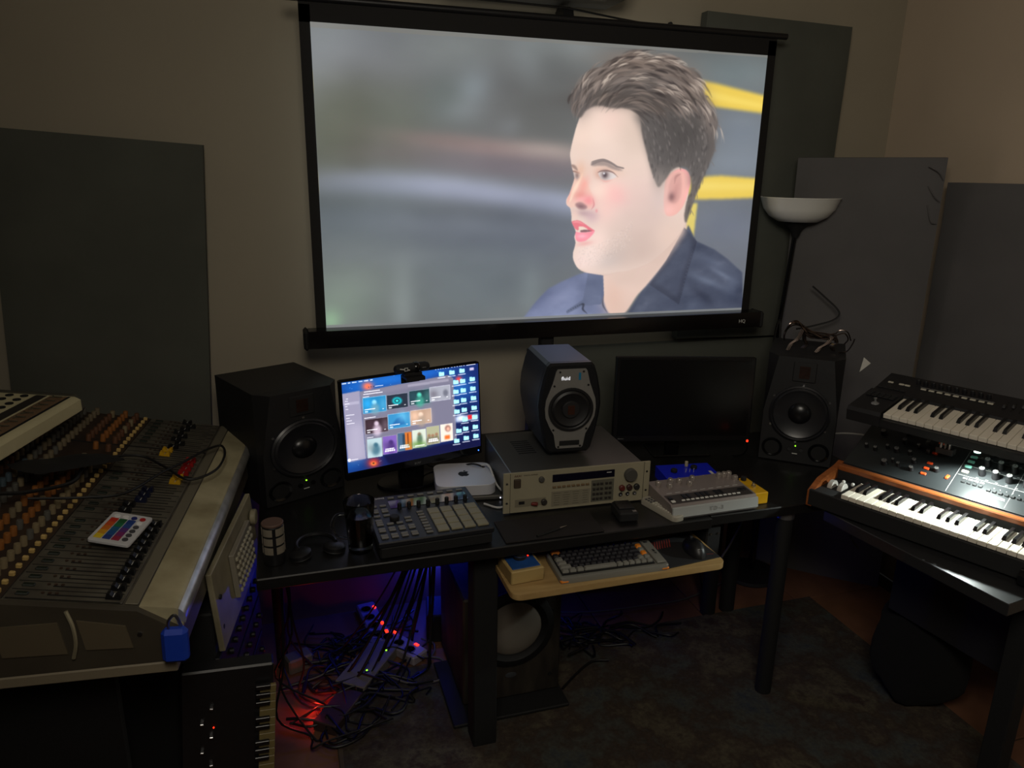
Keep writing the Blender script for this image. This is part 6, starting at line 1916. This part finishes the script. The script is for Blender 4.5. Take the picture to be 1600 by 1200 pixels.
GL = 'black cable in the tangle on the floor left of the subwoofer'
for k in range(30):
    a = (rcb.uniform(-0.06, 0.10), rcb.uniform(2.0, 2.60))
    b2 = (rcb.uniform(0.20, 0.44), rcb.uniform(2.12, 2.62))
    o = ob('cable', floor_cable(*a, *b2, 0.06, rcb.choice((0.003, 0.004, 0.005)), m_cable))
    tag(o, GL, 'cable', 'tangled floor cables left of the subwoofer')
for k in range(14):
    x0, x1 = 0.47 + rcb.uniform(-.03, .03), 0.08 + 0.028 * k + rcb.uniform(-.02, .02)
    y0, y1 = 2.36 + rcb.uniform(-.03, .03), rcb.uniform(2.18, 2.48)
    pts = [(x0, y0, 0.70), (x0 + (x1 - x0) * .12, y0 - .01, 0.55), (x0 + (x1 - x0) * .5, (y0 + y1) / 2, 0.26), (x0 + (x1 - x0) * .85, y1, 0.07), (x1, y1, 0.02), (x1 - .06, y1 - .04, 0.02)]
    r_ = rcb.choice((0.003, 0.004, 0.005))
    o = ob('cable', MB().tube([(x, y, max(z, r_ + .009)) for x, y, z in smooth_path(pts, 6)], r_, 6).mesh('cable', m_cable))
    tag(o, 'black cable dropping from the desk edge in front of the blue glow', 'cable', 'cables hanging before the blue glow')
for k in range(6):
    y0 = 2.0 + 0.08 * k
    o = ob('cable', floor_cable(-0.06, y0, 0.12 + .03 * k, 1.95 + .02 * k, 0.05, 0.0035, m_cable, z0=0.6, n=5))
    tag(o, 'black cable falling beside the equipment rack to the floor', 'cable', 'cables falling beside the rack')
for k in range(14):
    o = ob('cable', floor_cable(0.86 + rcb.uniform(0, .05), 2.25 + rcb.uniform(-.1, .25), 1.12 + rcb.uniform(-.1, .3), 2.3 + rcb.uniform(-.12, .15), 0.05, rcb.choice((0.003, 0.004, 0.005)), m_cable))
    tag(o, 'black cable in the heap on the rug right of the subwoofer', 'cable', 'cable heap right of the subwoofer')
for k, (lab, pts, mm_) in enumerate((
        ('grey cable looping on the floor beside the short power strip', [(0.36, 2.37, .03), (0.43, 2.33, .02), (0.46, 2.40, .02), (0.42, 2.45, .02)], m_cable_g),
        ('grey cable in a wide loop on the rug left of the subwoofer', [(0.24, 2.28, .03), (0.34, 2.20, .02), (0.46, 2.20, .02), (0.47, 2.30, .02), (0.40, 2.34, .02)], m_cable_g),
        ('black cable making a round loop on the tiles beside the rug', [(0.08, 2.10, .02), (0.02, 2.02, .02), (0.06, 1.97, .02), (0.14, 1.99, .02), (0.20, 2.06, .02), (0.24, 2.12, .02)], m_cable),
        ('grey cable running along the wall to the lamp foot', [(0.86, 2.52, .02), (1.1, 2.44, .02), (1.35, 2.42, .02), (1.55, 2.42, .02), (1.8, 2.5, .02)], m_cable_g),
        ('grey cable curving from the desk edge over the lamp foot', [(1.66, 2.27, .70), (1.67, 2.27, .58), (1.66, 2.24, .48), (1.60, 2.22, .38), (1.55, 2.22, .30)], m_cable_g),
        ('black cable hanging behind the round front leg', [(1.63, 2.40, .70), (1.62, 2.41, .45), (1.60, 2.42, .2), (1.62, 2.40, .03)], m_cable),
        ('grey cable hanging by the rear table leg', [(2.02, 2.02, .68), (1.985, 2.03, .55), (2.0, 2.04, .44), (2.05, 2.05, .38)], m_cable_g),
        ('black cable trailing over the rug from the subwoofer corner', [(0.84, 2.03, .02), (0.93, 2.10, .02), (1.0, 2.14, .02), (1.06, 2.13, .02)], m_cable))):
    tag(ob('cable', MB().tube([(x, y, max(z, .016)) for x, y, z in smooth_path(pts, 6)], 0.004, 6).mesh('cable', mm_)), lab, 'cable')
